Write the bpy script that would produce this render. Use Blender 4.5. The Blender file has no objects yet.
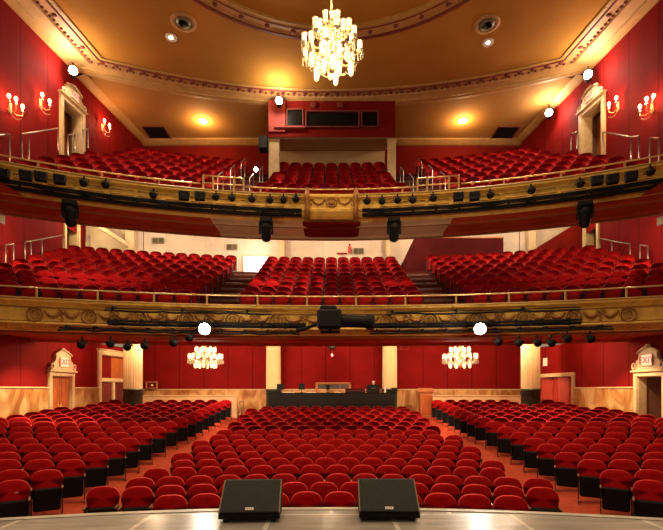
import bpy, math, random
from math import sin, cos, pi, sqrt, hypot, atan2
from mathutils import Matrix, Vector
random.seed(7)
SC = bpy.context.scene
COL = SC.collection
F = 450.0; CX = 331.5; HY = 390.0; EYE = 2.56
ORD = "first second third fourth fifth sixth seventh eighth ninth tenth eleventh twelfth thirteenth fourteenth fifteenth sixteenth seventeenth eighteenth nineteenth twentieth".split()

# ------------------------------------------------------------------ mesh helper
class MB:
    def __init__(s): s.v = []; s.f = []; s.sm = []
    def add(s, vs, fs, smooth=False):
        b = len(s.v); s.v += [tuple(p) for p in vs]
        s.f += [tuple(b + i for i in f) for f in fs]; s.sm += [smooth] * len(fs)
        return s
    def box(s, c, d, rz=0.0, rx=0.0):
        M = Matrix.Translation(c) @ Matrix.Rotation(rz, 4, 'Z') @ Matrix.Rotation(rx, 4, 'X')
        h = [x / 2 for x in d]
        vs = [M @ Vector((sx * h[0], sy * h[1], sz * h[2])) for sx in (-1, 1) for sy in (-1, 1) for sz in (-1, 1)]
        return s.add(vs, [(0, 1, 3, 2), (4, 6, 7, 5), (0, 4, 5, 1), (2, 3, 7, 6), (0, 2, 6, 4), (1, 5, 7, 3)])
    def bev(s, c, d, b=0.01, rz=0.0, rx=0.0):
        """box with chamfered edges"""
        M = Matrix.Translation(c) @ Matrix.Rotation(rz, 4, 'Z') @ Matrix.Rotation(rx, 4, 'X')
        h = [x / 2 for x in d]; b = min(b, min(h) * .9)
        def idx(ax, sg):
            o = [a for a in (0, 1, 2) if a != ax]
            r = []
            for (p, q) in ((-1, -1), (1, -1), (1, 1), (-1, 1)):
                v = [0, 0, 0]; v[ax] = sg * h[ax]; v[o[0]] = p * (h[o[0]] - b); v[o[1]] = q * (h[o[1]] - b)
                r.append(v)
            return r
        vs = []; fs = []; loc = {}
        for ax in (0, 1, 2):
            for sg in (-1, 1):
                q = idx(ax, sg); st = len(vs)
                for v in q:
                    sgn = tuple(1 if x > 0 else -1 for x in v)
                    loc[(ax, sgn)] = len(vs); vs.append(M @ Vector(v))
                fs.append((st, st + 1, st + 2, st + 3))
        for a, b2 in ((0, 1), (0, 2), (1, 2)):
            c3 = 3 - a - b2
            for sa in (-1, 1):
                for sb in (-1, 1):
                    k = []
                    for ax, sc in ((a, -1), (a, 1), (b2, 1), (b2, -1)):
                        g = [0, 0, 0]; g[a] = sa; g[b2] = sb; g[c3] = sc
                        k.append(loc[(ax, tuple(g))])
                    fs.append(tuple(k))
        for sx in (-1, 1):
            for sy in (-1, 1):
                for sz in (-1, 1):
                    fs.append(tuple(loc[(ax, (sx, sy, sz))] for ax in (0, 1, 2)))
        return s.add(vs, fs)
    def tube(s, pts, r, n=6, closed=False, caps=True):
        pts = [Vector(p) for p in pts]; N = len(pts)
        rs = r if isinstance(r, (list, tuple)) else [r] * N
        vs = []; fs = []; up0 = None
        for i, p in enumerate(pts):
            if closed: t = pts[(i + 1) % N] - pts[i - 1]
            else: t = pts[min(i + 1, N - 1)] - pts[max(i - 1, 0)]
            t.normalize()
            if up0 is None:
                up0 = Vector((0, 0, 1)) if abs(t.z) < .9 else Vector((1, 0, 0))
            a = t.cross(up0)
            if a.length < 1e-5: a = t.cross(Vector((0, 1, 0)))
            a.normalize(); b = a.cross(t); up0 = b
            for k in range(n):
                w = 2 * pi * k / n
                vs.append(p + (a * cos(w) + b * sin(w)) * rs[i])
        for i in range(N if closed else N - 1):
            j = (i + 1) % N
            for k in range(n):
                l = (k + 1) % n
                fs.append((i * n + k, i * n + l, j * n + l, j * n + k))
        s.add(vs, fs, True)
        if caps and not closed:
            b = len(s.v) - len(vs)
            s.f += [tuple(b + k for k in range(n)), tuple(b + (N - 1) * n + k for k in reversed(range(n)))]
            s.sm += [False, False]
        return s
    def lathe(s, prof, c=(0, 0, 0), n=16, M=None):
        """prof [(r,z)...] about z through c; M optional matrix"""
        vs = []; fs = []; c = Vector(c)
        for (r, z) in prof:
            for k in range(n):
                w = 2 * pi * k / n
                p = Vector((r * cos(w), r * sin(w), z))
                vs.append(((M @ p) if M else p) + c)
        for i in range(len(prof) - 1):
            for k in range(n):
                l = (k + 1) % n
                fs.append((i * n + k, i * n + l, (i + 1) * n + l, (i + 1) * n + k))
        fs.append(tuple(reversed(range(n)))); fs.append(tuple((len(prof) - 1) * n + k for k in range(n)))
        return s.add(vs, fs, True)
    def ball(s, c, r, n=8, m=5):
        if not isinstance(r, (list, tuple)): r = (r, r, r)
        vs = [(c[0], c[1], c[2] - r[2])]; fs = []
        for i in range(1, m):
            a = -pi / 2 + pi * i / m
            for k in range(n):
                w = 2 * pi * k / n
                vs.append((c[0] + r[0] * cos(a) * cos(w), c[1] + r[1] * cos(a) * sin(w), c[2] + r[2] * sin(a)))
        vs.append((c[0], c[1], c[2] + r[2])); top = len(vs) - 1
        for k in range(n):
            l = (k + 1) % n
            fs.append((0, 1 + l, 1 + k)); fs.append((top, 1 + (m - 2) * n + k, 1 + (m - 2) * n + l))
            for i in range(m - 2):
                fs.append((1 + i * n + k, 1 + i * n + l, 1 + (i + 1) * n + l, 1 + (i + 1) * n + k))
        return s.add(vs, fs, True)
    def prism(s, poly, y0, y1):
        """poly [(x,z)] extruded in y"""
        n = len(poly)
        vs = [(x, y0, z) for x, z in poly] + [(x, y1, z) for x, z in poly]
        fs = [tuple(range(n)), tuple(reversed(range(n, 2 * n)))]
        fs += [(i, n + i, n + (i + 1) % n, (i + 1) % n) for i in range(n)]
        return s.add(vs, fs)
    def grid(s, rows, smooth=False):
        n = len(rows[0]); vs = [p for r in rows for p in r]
        fs = [(i * n + j, i * n + j + 1, (i + 1) * n + j + 1, (i + 1) * n + j) for i in range(len(rows) - 1) for j in range(n - 1)]
        return s.add(vs, fs, smooth)
    def mesh(s, name, mat):
        me = bpy.data.meshes.new(name)
        me.from_pydata(s.v, [], s.f); me.update()
        me.polygons.foreach_set('use_smooth', s.sm)
        if mat: me.materials.append(mat)
        return me
    def build(s, name, mat, parent=None, **kw):
        o = bpy.data.objects.new(name, s.mesh(name, mat)); COL.objects.link(o)
        if parent: o.parent = parent
        for k, v in kw.items(): o[k] = v
        return o

def tag(o, label=None, cat=None, group=None, kind=None):
    if label: o['label'] = label
    if cat: o['category'] = cat
    if group: o['group'] = group
    if kind: o['kind'] = kind
    return o
def thing(name, label, cat, loc=(0, 0, 0), rz=0.0, group=None, kind=None):
    o = bpy.data.objects.new(name, None); COL.objects.link(o)
    o.location = loc; o.rotation_euler = (0, 0, rz); o.empty_display_size = .1
    return tag(o, label, cat, group, kind)
def copy_tree(o, parent=None):
    c = o.copy(); COL.objects.link(c)
    if parent: c.parent = parent
    for ch in list(o.children): copy_tree(ch, c)
    return c

# ------------------------------------------------------------------ materials
def mat(name, col, rough=.6, metal=0.0, var=.0, scale=8.0, bump=0.0, bscale=60, sheen=0.0, spec=.5, emit=None, estr=0.0, stretch=None):
    m = bpy.data.materials.new(name); m.use_nodes = True
    nt = m.node_tree; N = nt.nodes; L = nt.links
    p = N['Principled BSDF']
    p.inputs['Base Color'].default_value = (*col, 1); p.inputs['Roughness'].default_value = rough
    p.inputs['Metallic'].default_value = metal; p.inputs['Specular IOR Level'].default_value = spec
    if sheen:
        p.inputs['Sheen Weight'].default_value = sheen; p.inputs['Sheen Roughness'].default_value = .4
        p.inputs['Sheen Tint'].default_value = (1, .3, .25, 1)
    if emit:
        p.inputs['Emission Color'].default_value = (*emit, 1); p.inputs['Emission Strength'].default_value = estr
        m.cycles.emission_sampling = 'NONE'
    tc = N.new('ShaderNodeTexCoord')
    if var:
        mp = N.new('ShaderNodeMapping'); L.new(tc.outputs['Object'], mp.inputs[0])
        if stretch: mp.inputs['Scale'].default_value = stretch
        n = N.new('ShaderNodeTexNoise'); n.inputs['Scale'].default_value = scale; n.inputs['Detail'].default_value = 5
        L.new(mp.outputs[0], n.inputs['Vector'])
        r = N.new('ShaderNodeValToRGB')
        r.color_ramp.elements[0].position = .3; r.color_ramp.elements[1].position = .7
        r.color_ramp.elements[0].color = (*[c * (1 - var) for c in col], 1)
        r.color_ramp.elements[1].color = (*[min(1, c * (1 + var)) for c in col], 1)
        L.new(n.outputs['Fac'], r.inputs[0]); L.new(r.outputs[0], p.inputs['Base Color'])
    if bump:
        n2 = N.new('ShaderNodeTexNoise'); n2.inputs['Scale'].default_value = bscale; n2.inputs['Detail'].default_value = 4
        L.new(tc.outputs['Object'], n2.inputs['Vector'])
        b = N.new('ShaderNodeBump'); b.inputs['Strength'].default_value = bump; b.inputs['Distance'].default_value = .02
        L.new(n2.outputs['Fac'], b.inputs['Height']); L.new(b.outputs[0], p.inputs['Normal'])
    return m

def panel_mat(name, col, axis, pitch, off=0.0, seam=.035, dark=.35, rough=.75, var=.12, scale=1.5):
    """painted / cloth panels with dark seams every pitch metres along an object axis"""
    m = mat(name, col, rough, var=var, scale=scale)
    N = m.node_tree.nodes; L = m.node_tree.links; p = N['Principled BSDF']
    src = p.inputs['Base Color'].links[0].from_socket
    tc = N.new('ShaderNodeTexCoord'); sx = N.new('ShaderNodeSeparateXYZ'); L.new(tc.outputs['Object'], sx.inputs[0])
    a = N.new('ShaderNodeMath'); a.operation = 'ADD'; a.inputs[1].default_value = off + 100 * pitch; L.new(sx.outputs['XYZ'.index(axis)], a.inputs[0])
    d = N.new('ShaderNodeMath'); d.operation = 'DIVIDE'; d.inputs[1].default_value = pitch; L.new(a.outputs[0], d.inputs[0])
    f = N.new('ShaderNodeMath'); f.operation = 'FRACT'; L.new(d.outputs[0], f.inputs[0])
    l = N.new('ShaderNodeMath'); l.operation = 'LESS_THAN'; l.inputs[1].default_value = seam / pitch; L.new(f.outputs[0], l.inputs[0])
    mx = N.new('ShaderNodeMix'); mx.data_type = 'RGBA'
    L.new(l.outputs[0], mx.inputs['Factor']); L.new(src, mx.inputs['A'])
    mx.inputs['B'].default_value = (*[c * dark for c in col], 1)
    L.new(mx.outputs['Result'], p.inputs['Base Color']); p.inputs['Specular IOR Level'].default_value = .08
    return m

def marble_mat():
    m = bpy.data.materials.new('marble'); m.use_nodes = True
    N = m.node_tree.nodes; L = m.node_tree.links; p = N['Principled BSDF']; p.inputs['Roughness'].default_value = .35
    tc = N.new('ShaderNodeTexCoord'); mp = N.new('ShaderNodeMapping'); mp.inputs['Scale'].default_value = (1, 1, .45)
    mp.inputs['Rotation'].default_value = (.3, .4, .2)
    L.new(tc.outputs['Object'], mp.inputs[0])
    n = N.new('ShaderNodeTexNoise'); n.inputs['Scale'].default_value = 1.5; n.inputs['Detail'].default_value = 7; n.inputs['Distortion'].default_value = 1.6
    L.new(mp.outputs[0], n.inputs['Vector'])
    r = N.new('ShaderNodeValToRGB'); e = r.color_ramp.elements
    e[0].position = .3; e[0].color = (.26, .075, .012, 1); e[1].position = .62; e[1].color = (.66, .43, .18, 1)
    x = e.new(.47); x.color = (.46, .22, .06, 1)
    L.new(n.outputs['Fac'], r.inputs[0]); L.new(r.outputs[0], p.inputs['Base Color'])
    return m

def stage_mat():
    m = mat('stage_boards', (.33, .31, .28), .25, var=.25, scale=3, stretch=(.6, 3, 1))
    N = m.node_tree.nodes; L = m.node_tree.links; p = N['Principled BSDF']
    src = p.inputs['Base Color'].links[0].from_socket
    tc = N.new('ShaderNodeTexCoord'); b = N.new('ShaderNodeTexBrick')
    L.new(tc.outputs['Object'], b.inputs['Vector'])
    b.inputs['Color1'].default_value = (1, 1, 1, 1); b.inputs['Color2'].default_value = (.78, .76, .74, 1); b.inputs['Mortar'].default_value = (1.6, 1.6, 1.55, 1)
    b.inputs['Scale'].default_value = 1; b.inputs['Brick Width'].default_value = 1.15; b.inputs['Row Height'].default_value = .62; b.inputs['Mortar Size'].default_value = .022
    mx = N.new('ShaderNodeMix'); mx.data_type = 'RGBA'; mx.blend_type = 'MULTIPLY'; mx.inputs['Factor'].default_value = 1
    L.new(src, mx.inputs['A']); L.new(b.outputs['Color'], mx.inputs['B']); L.new(mx.outputs['Result'], p.inputs['Base Color'])
    return m

M = dict(
    seat=mat('red_velvet', (.30, .004, .005), .85, var=.15, scale=14, sheen=.08, spec=.06),
    seatred=mat('red_seat_cloth', (.20, .004, .005), .85, var=.15, scale=14, spec=.1),
    piping=mat('seat_piping', (.50, .030, .024), .7, var=.1, scale=14, sheen=.15, spec=.1),  # lighter red paints the velvet's edge highlight into the colour
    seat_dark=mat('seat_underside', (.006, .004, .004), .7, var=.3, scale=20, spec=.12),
    iron=mat('cast_iron', (.02, .016, .015), .5, metal=.3),
    arm=mat('armrest_wood', (.22, .12, .07), .25, var=.3, scale=20, stretch=(4, 1, 4)),
    carpet=mat('aisle_carpet', (.33, .048, .020), .95, var=.18, scale=9, bump=.3, bscale=120, spec=.1),
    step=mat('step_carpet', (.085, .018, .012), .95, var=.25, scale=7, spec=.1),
    wall=panel_mat('red_wall', (.18, .005, .004), 'X', 1.18, .3, dark=.4),
    wallplain=mat('red_paint', (.16, .007, .004), .8, var=.12, scale=1.5, spec=.08),
    soffit=mat('soffit_red', (.42, .050, .014), .7, var=.15, scale=2, spec=.1),
    cream=mat('cream_plaster', (.62, .43, .23), .8, var=.1, scale=1.3),
    mezzwall=panel_mat('cream_wall', (.70, .56, .42), 'X', 1.9, .4, seam=.02, dark=.8, var=.1),
    ceil=mat('ochre_ceiling', (.42, .185, .030), .9, var=.1, scale=.6, spec=.1),
    ceil2=mat('tan_ceiling', (.40, .175, .032), .9, var=.08, scale=.7),
    cornice=mat('cream_cornice', (.46, .24, .075), .6, var=.12, scale=3),
    maroon=mat('maroon_line', (.17, .022, .012), .6, var=.2, scale=4),
    gold=mat('gold_plaster', (.72, .44, .07), .55, metal=.05, var=.16, scale=5, bump=.25, bscale=40),
    goldhi=mat('gold_relief', (.32, .125, .022), .45, metal=.2, var=.3, scale=18),
    goldline=mat('pale_gold', (.48, .28, .075), .45, metal=.1, var=.15, scale=8),
    brass=mat('brass', (.78, .52, .24), .3, metal=.7),
    steel=mat('rail_steel', (.42, .34, .29), .35, metal=.8),
    marble=marble_mat(),
    column=mat('column_plaster', (.62, .50, .25), .55, var=.08, scale=2),
    green=mat('green_marble', (.030, .042, .024), .35, var=.8, scale=14),
    door=mat('door_wood', (.42, .11, .024), .4, var=.3, scale=3, stretch=(6, 6, .7)),
    doorred=mat('door_red', (.42, .036, .016), .45, var=.15, scale=3, stretch=(6, 6, .7)),
    frame=mat('door_frame_cream', (.62, .46, .24), .5, var=.12, scale=6),
    pink=mat('pink_pilaster', (.36, .05, .035), .8, var=.1, scale=2),
    black=mat('black_metal', (.005, .0045, .0045), .65, var=.3, scale=25, spec=.2),
    blackgloss=mat('black_gloss', (.010, .010, .011), .18),
    lensdark=mat('dark_lens', (.006, .005, .006), .3, spec=.2),
    wood=mat('orange_wood', (.46, .17, .06), .4, var=.25, scale=4, stretch=(5, 5, .8)),
    greyglass=mat('grey_glass', (.10, .085, .08), .2, var=.4, scale=6),
    darkglass=mat('dark_glass', (.006, .005, .005), .3, spec=.15),
    white=mat('white_card', (.8, .75, .68), .6),
    paper=mat('paper', (.85, .8, .7), .8),
    grille=mat('grey_grille', (.20, .15, .09), .5, metal=.3),
    vent=mat('olive_vent', (.22, .17, .08), .6),
    redbox=mat('red_enamel', (.6, .03, .02), .4),
    lamp=mat('lamp_glow', (1, .9, .75), .3, emit=(1, .74, .36), estr=1.15),
    candle=mat('candle_glow', (1, .8, .6), .3, emit=(1, .62, .32), estr=7),
    crystal=mat('crystal', (.30, .24, .14), .1, emit=(1, .66, .26), estr=.12),
    flood=mat('flood_glow', (1, 1, 1), .3, emit=(1, .93, .78), estr=30),
    down=mat('downlight_glow', (1, 1, 1), .3, emit=(1, .80, .50), estr=12),
    exit=mat('exit_glow', (.9, .3, .2), .4, emit=(1, .42, .26), estr=.9),
    exitred=mat('exit_letters', (.55, .02, .01), .4),
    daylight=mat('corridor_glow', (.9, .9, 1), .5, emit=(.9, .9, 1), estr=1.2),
    screen=mat('screen_glow', (.2, .3, .5), .2, emit=(.35, .45, .7), estr=.25),
    stage=stage_mat(),
    speaker=mat('speaker_grille', (.013, .012, .011), .6, spec=.25, var=.35, scale=40, bump=.5, bscale=260),
    wallseam=panel_mat('red_side_wall', (.17, .005, .006), 'Y', 1.18, .3, dark=.4),
    deepred=mat('deep_red_paint', (.060, .006, .006), .85, var=.15, scale=2, spec=.05),
    curtain=mat('curtained_door', (.13, .012, .008), .6, var=.35, scale=6, stretch=(8, 8, .4)),
    landing=mat('landing_wall', (.62, .42, .16), .8, var=.1, scale=1.5),
    corridor=mat('corridor_wall', (.20, .09, .04), .8, var=.2, scale=2),
)

# ------------------------------------------------------------------ the plan of the house
def Z(h): return EYE + h
def wx(y): return 10.05 - .121 * (y - 13.84)           # half width of the hall
UX, UY = .1201, .9928
ROTL = atan2(UY, UX); ROTR = atan2(-UY, UX)
def wall_d(px): return 11.725 / (abs(CX - px) / F + .121)
REAR = 21.8
MZ = dict(yc=-15.4, r=29.5)
BL = dict(yc=-6.1, r=20.7)
def arc(A, x, dr=0.0): return A['yc'] + sqrt((A['r'] + dr) ** 2 - x * x)
def arc_at(A, px, dr=0.0):
    """point of an arc seen at column px"""
    y = A['yc'] + A['r'] + dr
    for _ in range(30):
        x = (px - CX) / F * y; y = .5 * y + .5 * arc(A, x, dr)
    return x, y, atan2(-x, y - A['yc'])
def hz(py, y): return EYE + (HY - py) / F * y
def xlim(A, dr, m=0.0):
    x = 9.5
    for _ in range(20): x = wx(arc(A, x, dr)) - m
    return x

# centre block of the stalls: arcs about (0,-7)
CK = [(-1, 494.6), (0, 484.5), (1, 475.7), (2, 466.6), (3, 459.2), (4, 452), (5, 445.6), (6, 439.8), (7, 434.7), (8, 429.9), (9, 425.7), (10, 421.7), (11, 418), (12, 414.5), (13, 411.2), (14, 408.5), (15, 406.3)]
CROWS = []
for k, yy in CK:
    d = 8.1 + .79 * k
    CROWS.append((d + 7.0, (yy - HY) * d / F))
# side blocks: arcs about a nearer centre
SK = [(31, 482.4), (63.7, 471.5), (86, 461), (109, 453.5), (126.6, 445), (140, 439), (153, 433), (166.5, 427.4), (178, 422), (188.5, 417.9), (196.5, 415), (203.4, 412.2), (209.4, 409.5), (215.5, 407), (221.2, 404.3), (226.7, 402), (232, 399.8)]
SYC = -.6
SROWS = []
for i, (px, yy) in enumerate(SK):
    xa = 5.15 - .85 * i / 16
    d = xa * F / (CX - px)
    SROWS.append((hypot(xa, d - SYC), (yy - HY) * d / F, xa, d))
# even out the radii
_r0, _r1 = SROWS[0][0], SROWS[-1][0]
TOP = .86
def lerp_tab(t, x, i):
    if x <= t[0][0]: return t[0][i]
    for a, b in zip(t, t[1:]):
        if x <= b[0]: return a[i] + (b[i] - a[i]) * (x - a[0]) / (b[0] - a[0])
    a, b = t[-2], t[-1]
    return b[i] + (b[i] - a[i]) / (b[0] - a[0]) * min(x - b[0], .6)
def floor_z(x, y):
    zc = EYE - lerp_tab(CROWS, hypot(x, y + 7), 1) - TOP
    ax = abs(x)
    rs = hypot(x, y - SYC)
    ha = lerp_tab(SROWS, rs, 1); da = lerp_tab(SROWS, rs, 3)
    zs = EYE - ha * min(max(y, 5.) / da, 1.05) - TOP
    t = min(max((ax - 3.7) / .9, 0), 1)
    return zc * (1 - t) + zs * t

# ------------------------------------------------------------------ shell
b = MB(); rows = []
for j in range(56):
    y = 4.2 + (REAR + .05 - 4.2) * j / 55
    rows.append([(x, y, floor_z(x, y)) for x in [-11.6 + 23.2 * i / 68 for i in range(69)]])
b.grid(rows, True)
tag(b.build('floor', M['carpet']), 'orange red carpeted floor sloping up between the stalls seats', 'floor', kind='structure')

# stage: its lip bows towards the house
SZ = EYE - 1.2
b = MB(); lip = [(x, -7.8 + sqrt(12.38 ** 2 - x * x)) for x in [-6 + 12 * i / 48 for i in range(49)]]
b.grid([[(x, -4, SZ) for x, y in lip], [(x, y - .09, SZ) for x, y in lip]])
tag(b.build('stage_floor', M['stage']), 'grey boarded stage floor along the bottom of the photo', 'stage', kind='structure')
b = MB()
b.grid([[(x, y - .09, SZ) for x, y in lip], [(x, y - .09, SZ + .008) for x, y in lip], [(x, y, SZ + .008) for x, y in lip], [(x, y, -.4) for x, y in lip]])
tag(b.build('trim_1', mat('stage_lip', (.42, .37, .30), .4, var=.2, scale=6)), 'pale curved nosing along the stage lip', 'trim', kind='structure')

def wall_strip(name, m, side, y0, y1, z0, z1, holes, label):
    """one side wall with door openings; local x along the wall, y into it. holes (ya,yb,za,zb) in hall coordinates"""
    sg = -1 if side == 'left' else 1
    L = lambda y: (y - y0) / UY
    xs = sorted({0.0, L(y1)} | {L(h[0]) for h in holes} | {L(h[1]) for h in holes})
    zs = sorted({z0, z1} | {h[2] for h in holes} | {h[3] for h in holes})
    b = MB()
    for xa, xb in zip(xs, xs[1:]):
        for za, zb in zip(zs, zs[1:]):
            xm, zm = (xa + xb) / 2, (za + zb) / 2
            if any(L(h[0]) < xm < L(h[1]) and h[2] < zm < h[3] for h in holes): continue
            q = [(xa, 0, za), (xb, 0, za), (xb, 0, zb), (xa, 0, zb)]
            if sg > 0: q = [(-x, yy, z) for x, yy, z in q]
            b.add(q, [(0, 1, 2, 3)])
    o = b.build(name, m)
    o.location = (sg * wx(y0), y0, 0); o.rotation_euler = (0, 0, ROTL if sg < 0 else ROTR)
    return tag(o, label, 'wall', kind='structure')

def fz(side, y): return floor_z((-1 if side == 'left' else 1) * (wx(y) - .2), y)
def span(pa, pb): return tuple(sorted((wall_d(pa), wall_d(pb))))
# doors on the side walls: openings (ya, yb, z0, z1)
D = {}
ya, yb = span(50.5, 70.5); D['sl'] = (ya, yb, fz('left', ya) - .1, hz(375.5, ya))
ya, yb = span(100, 129); D['tl'] = (ya, yb, fz('left', ya) - .1, hz(354, ya))
ya, yb = span(638.5, 664); D['sr'] = (ya, yb, fz('right', yb) - .1, hz(376.5, yb))
ya, yb = span(534, 573.5); D['tr'] = (ya, yb, fz('right', ya) - .1, hz(376, ya))
ya, yb = span(62, 81); D['bl'] = (ya, yb, Z(7.4), hz(99, ya)); 
ya, yb = span(583, 603); D['br'] = (ya, yb, Z(7.4), hz(99, ya))
D['ml'] = D['mr'] = (20.1, 21.05, Z(4.9), Z(8.05))
AX = 11.9                                              # half width of the middle tier, set back under the top tier
def mid_ceil(dr):
    t = [(1.72, 5.62), (3.0, 6.35), (5.0, 7.5), (7.2, 8.5)]
    for (a, u), (b_, v) in zip(t, t[1:]):
        if dr <= b_ or b_ == 7.2: return max(5.5, u + (v - u) * (dr - a) / (b_ - a))
SIDE = [(11.6, 14.2, Z(1.9), Z(5.5))]
for i in range(10):
    u, v = 14.2 + .755 * i, 14.2 + .755 * (i + 1)
    SIDE.append((u, min(v, REAR - .01), Z(1.9), Z(mid_ceil(hypot(9.4, (u + v) / 2 + 6.1) - 20.7))))
CE = Z(12.25)
wall_strip('wall_left', M['wall'], 'left', 3.0, REAR + .1, -.6, CE, [D['sl'], D['tl'], D['bl']] + SIDE, 'red panelled side wall with marble dado, house wall at the picture left')
wall_strip('wall_right', M['wall'], 'right', 3.0, REAR + .1, -.6, CE, [D['sr'], D['tr'], D['br']] + SIDE, 'red panelled side wall with marble dado, house wall at the picture right')
def rear_wall(name, m, x0, x1, z0, z1, label, y=REAR):
    b = MB(); b.add([(x0, y, z0), (x1, y, z0), (x1, y, z1), (x0, y, z1)], [(0, 1, 2, 3)])
    return tag(b.build(name, m), label, 'wall', kind='structure')
rear_wall('wall_rear', M['wall'], -9.3, 9.3, -.3, Z(3.2), 'red panelled rear wall of the stalls behind the fluted columns')
rear_wall('wall_rear_middle', M['mezzwall'], -AX, AX, Z(3.2), Z(8.6), 'cream rear wall behind the middle tier of seats')
rear_wall('wall_rear_top', M['wallplain'], -9.3, 9.3, Z(8.6), CE, 'dark red rear wall above the top tier of seats')

# marble dado with a ledge
def dado(name, side, y0, y1, label):
    sg = -1 if side == 'left' else 1; ln = (y1 - y0) / UY
    b = MB(); n = 8
    zt = lambda y: Z(-.0 + .06)  # level top
    for i in range(n):
        xa, xb = ln * i / n, ln * (i + 1) / n
        zb = min(fz(side, y0 + (y1 - y0) * i / n), fz(side, y0 + (y1 - y0) * (i + 1) / n)) - .1
        b.bev(((xa + xb) / 2 * (1 if sg < 0 else -1), -.02, (zb + zt(0)) / 2), (xb - xa, .06, zt(0) - zb), .006)
    o = b.build(name, M['marble'])
    b = MB(); b.bev((ln / 2 * (1 if sg < 0 else -1), -.035, zt(0) + .02), (ln, .10, .05), .012); b.build('ledge', M['frame'], o)
    o.location = (sg * wx(y0), y0, 0); o.rotation_euler = (0, 0, ROTL if sg < 0 else ROTR)
    return tag(o, label, 'dado', kind='structure')
dado('trim_2', 'left', 8.0, D['sl'][0] - .16, 'marble dado on the side wall in front of the pedimented exit, picture left')
dado('trim_3', 'left', D['sl'][1] + .16, D['tl'][0] - .16, 'short marble dado between pedimented exit and tall cream framed door')
dado('trim_4', 'right', 8.0, D['sr'][0] - .16, 'marble dado on the side wall in front of the open exit')
dado('trim_5', 'right', D['sr'][1] + .16, D['tr'][0] - .12, 'marble dado between the open exit and the red folding door')
b = MB()
for i in range(16):
    xa = -9.1 + 18.2 * i / 16; xb = xa + 18.2 / 16
    b.bev(((xa + xb) / 2, REAR - .03, (Z(.0) - .2) / 2), (xb - xa - .004, .06, Z(.0) + .2), .006)
o = b.build('trim_6', M['marble']); tag(o, 'mottled marble dado along the stalls rear wall', 'dado', kind='structure')
b = MB(); b.bev((0, REAR - .05, Z(.02)), (18.2, .1, .05), .012); b.build('ledge', M['frame'], o)

# ceiling, with the darker rear part behind the cornice
CA = dict(yc=18.3 - 21.6, r=21.6)
def cw(y): return wx(y) - 1.25
b = MB(); ce_i = []
b.add([(-12, 3, CE), (12, 3, CE), (12, REAR + .1, CE), (-12, REAR + .1, CE)], [(0, 3, 2, 1)])
tag(b.build('ceiling', M['ceil']), 'ochre plaster ceiling with a round moulding over the house', 'ceiling', kind='structure')
b = MB()
rows = []
for t in range(5):
    rows.append([(x, arc(CA, max(-8.6, min(8.6, x)), .7) + (REAR - arc(CA, max(-8.6, min(8.6, x)), .7)) * t / 4, CE - .28) for x in [-9.6 + 19.2 * i / 32 for i in range(33)]])
b.grid(rows)
tag(b.build('ceiling_rear', M['ceil2']), 'tan rear part of the ceiling behind the cornice over the top tier', 'ceiling', kind='structure')

# cornice: profile strips that follow side wall - rear arc - side wall
def cornice_path(inset, back):
    """closed at the front: down one side, along the rear arc, up the other. inset from the wall, back added to the arc radius"""
    yc = None; pts = []
    y = 16.6
    for _ in range(30): y = arc(CA, wx(y) - inset, back)
    xe = wx(y) - inset
    L_ = [(-(wx(v) - inset), v) for v in [3 + (y - 3) * i / 10 for i in range(10)]]
    A_ = [(xe * t, arc(CA, xe * t, back)) for t in [-1 + 2 * i / 40 for i in range(41)]]
    return L_ + A_ + [(-x, v) for x, v in reversed(L_)]
def cornice(name, m, p0, p1, label, kind='structure', parent=None):
    """band between two (inset, back, z) lines with the listed z"""
    b = MB(); rows = [[(x, y, z) for x, y in cornice_path(i, k)] for (i, k, z) in (p0, *p1)]
    b.grid(rows); o = b.build(name, m, parent)
    return tag(o, label, 'cornice', kind=kind) if not parent else o
co = cornice('trim_7', M['cornice'], (1.27, 0, CE - .01), [(1.25, .0, CE - .06), (1.1, .1, CE - .07), (.75, .3, CE - .08), (.72, .32, CE - .16), (.5, .45, CE - .20), (.3, .55, CE - .26), (.1, .68, CE - .30), (-.1, .8, CE - .30), (-.1, .8, CE - .02)], 'stepped cream cornice where ceiling meets side walls and rear')
def line_on(path, r, z, name, m, n=5):
    MB().tube([(x, y, z) for x, y in path], r, n).build(name, m, co)
line_on(cornice_path(1.12, .09), .035, CE - .075, 'maroon_line', M['maroon'])
line_on(cornice_path(1.27, 0), .03, CE - .03, 'edge_bead', M['goldline'])
line_on(cornice_path(.33, .53), .03, CE - .27, 'lower_bead', M['goldline'])
b = MB(); P = cornice_path(.80, .28)
for (xa, ya), (xb, yb) in zip(P, P[1:]):
    n = max(1, int(hypot(xb - xa, yb - ya) / .17))
    for i in range(n):
        t = i / n; b.ball((xa + (xb - xa) * t, ya + (yb - ya) * t, CE - .09), (.055, .055, .045), 6, 4)
b.build('leaf_moulding', M['maroon'], co)
b = MB(); P = cornice_path(.95, .2)
for (xa, ya), (xb, yb) in zip(P, P[1:]):
    n = max(1, int(hypot(xb - xa, yb - ya) / .85))
    for i in range(n):
        t = (i + .5) / n; b.ball((xa + (xb - xa) * t, ya + (yb - ya) * t, CE - .075), (.09, .09, .05), 8, 4)
b.build('rosette', M['maroon'], co)
# cream border round the rear ceiling
b = MB()
zb = CE - .30
for sg in (-1, 1):
    b.grid([[(sg * (wx(y) - .0), y, zb - .10), (sg * (wx(y) - .10), y, zb - .10), (sg * (wx(y) - .32), y, zb - .02), (sg * (wx(y) - .36), y, zb + .03)] for y in (17.0, 19.5, REAR)])
b.grid([[(x, REAR, zb - .14), (x, REAR - .12, zb - .14), (x, REAR - .40, zb - .03), (x, REAR - .46, zb + .03)] for x in (-9.2, -3, 3, 9.2)])
tag(b.build('trim_8', M['cornice']), 'cream moulding edging the rear ceiling over the top tier', 'moulding', kind='structure')

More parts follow.
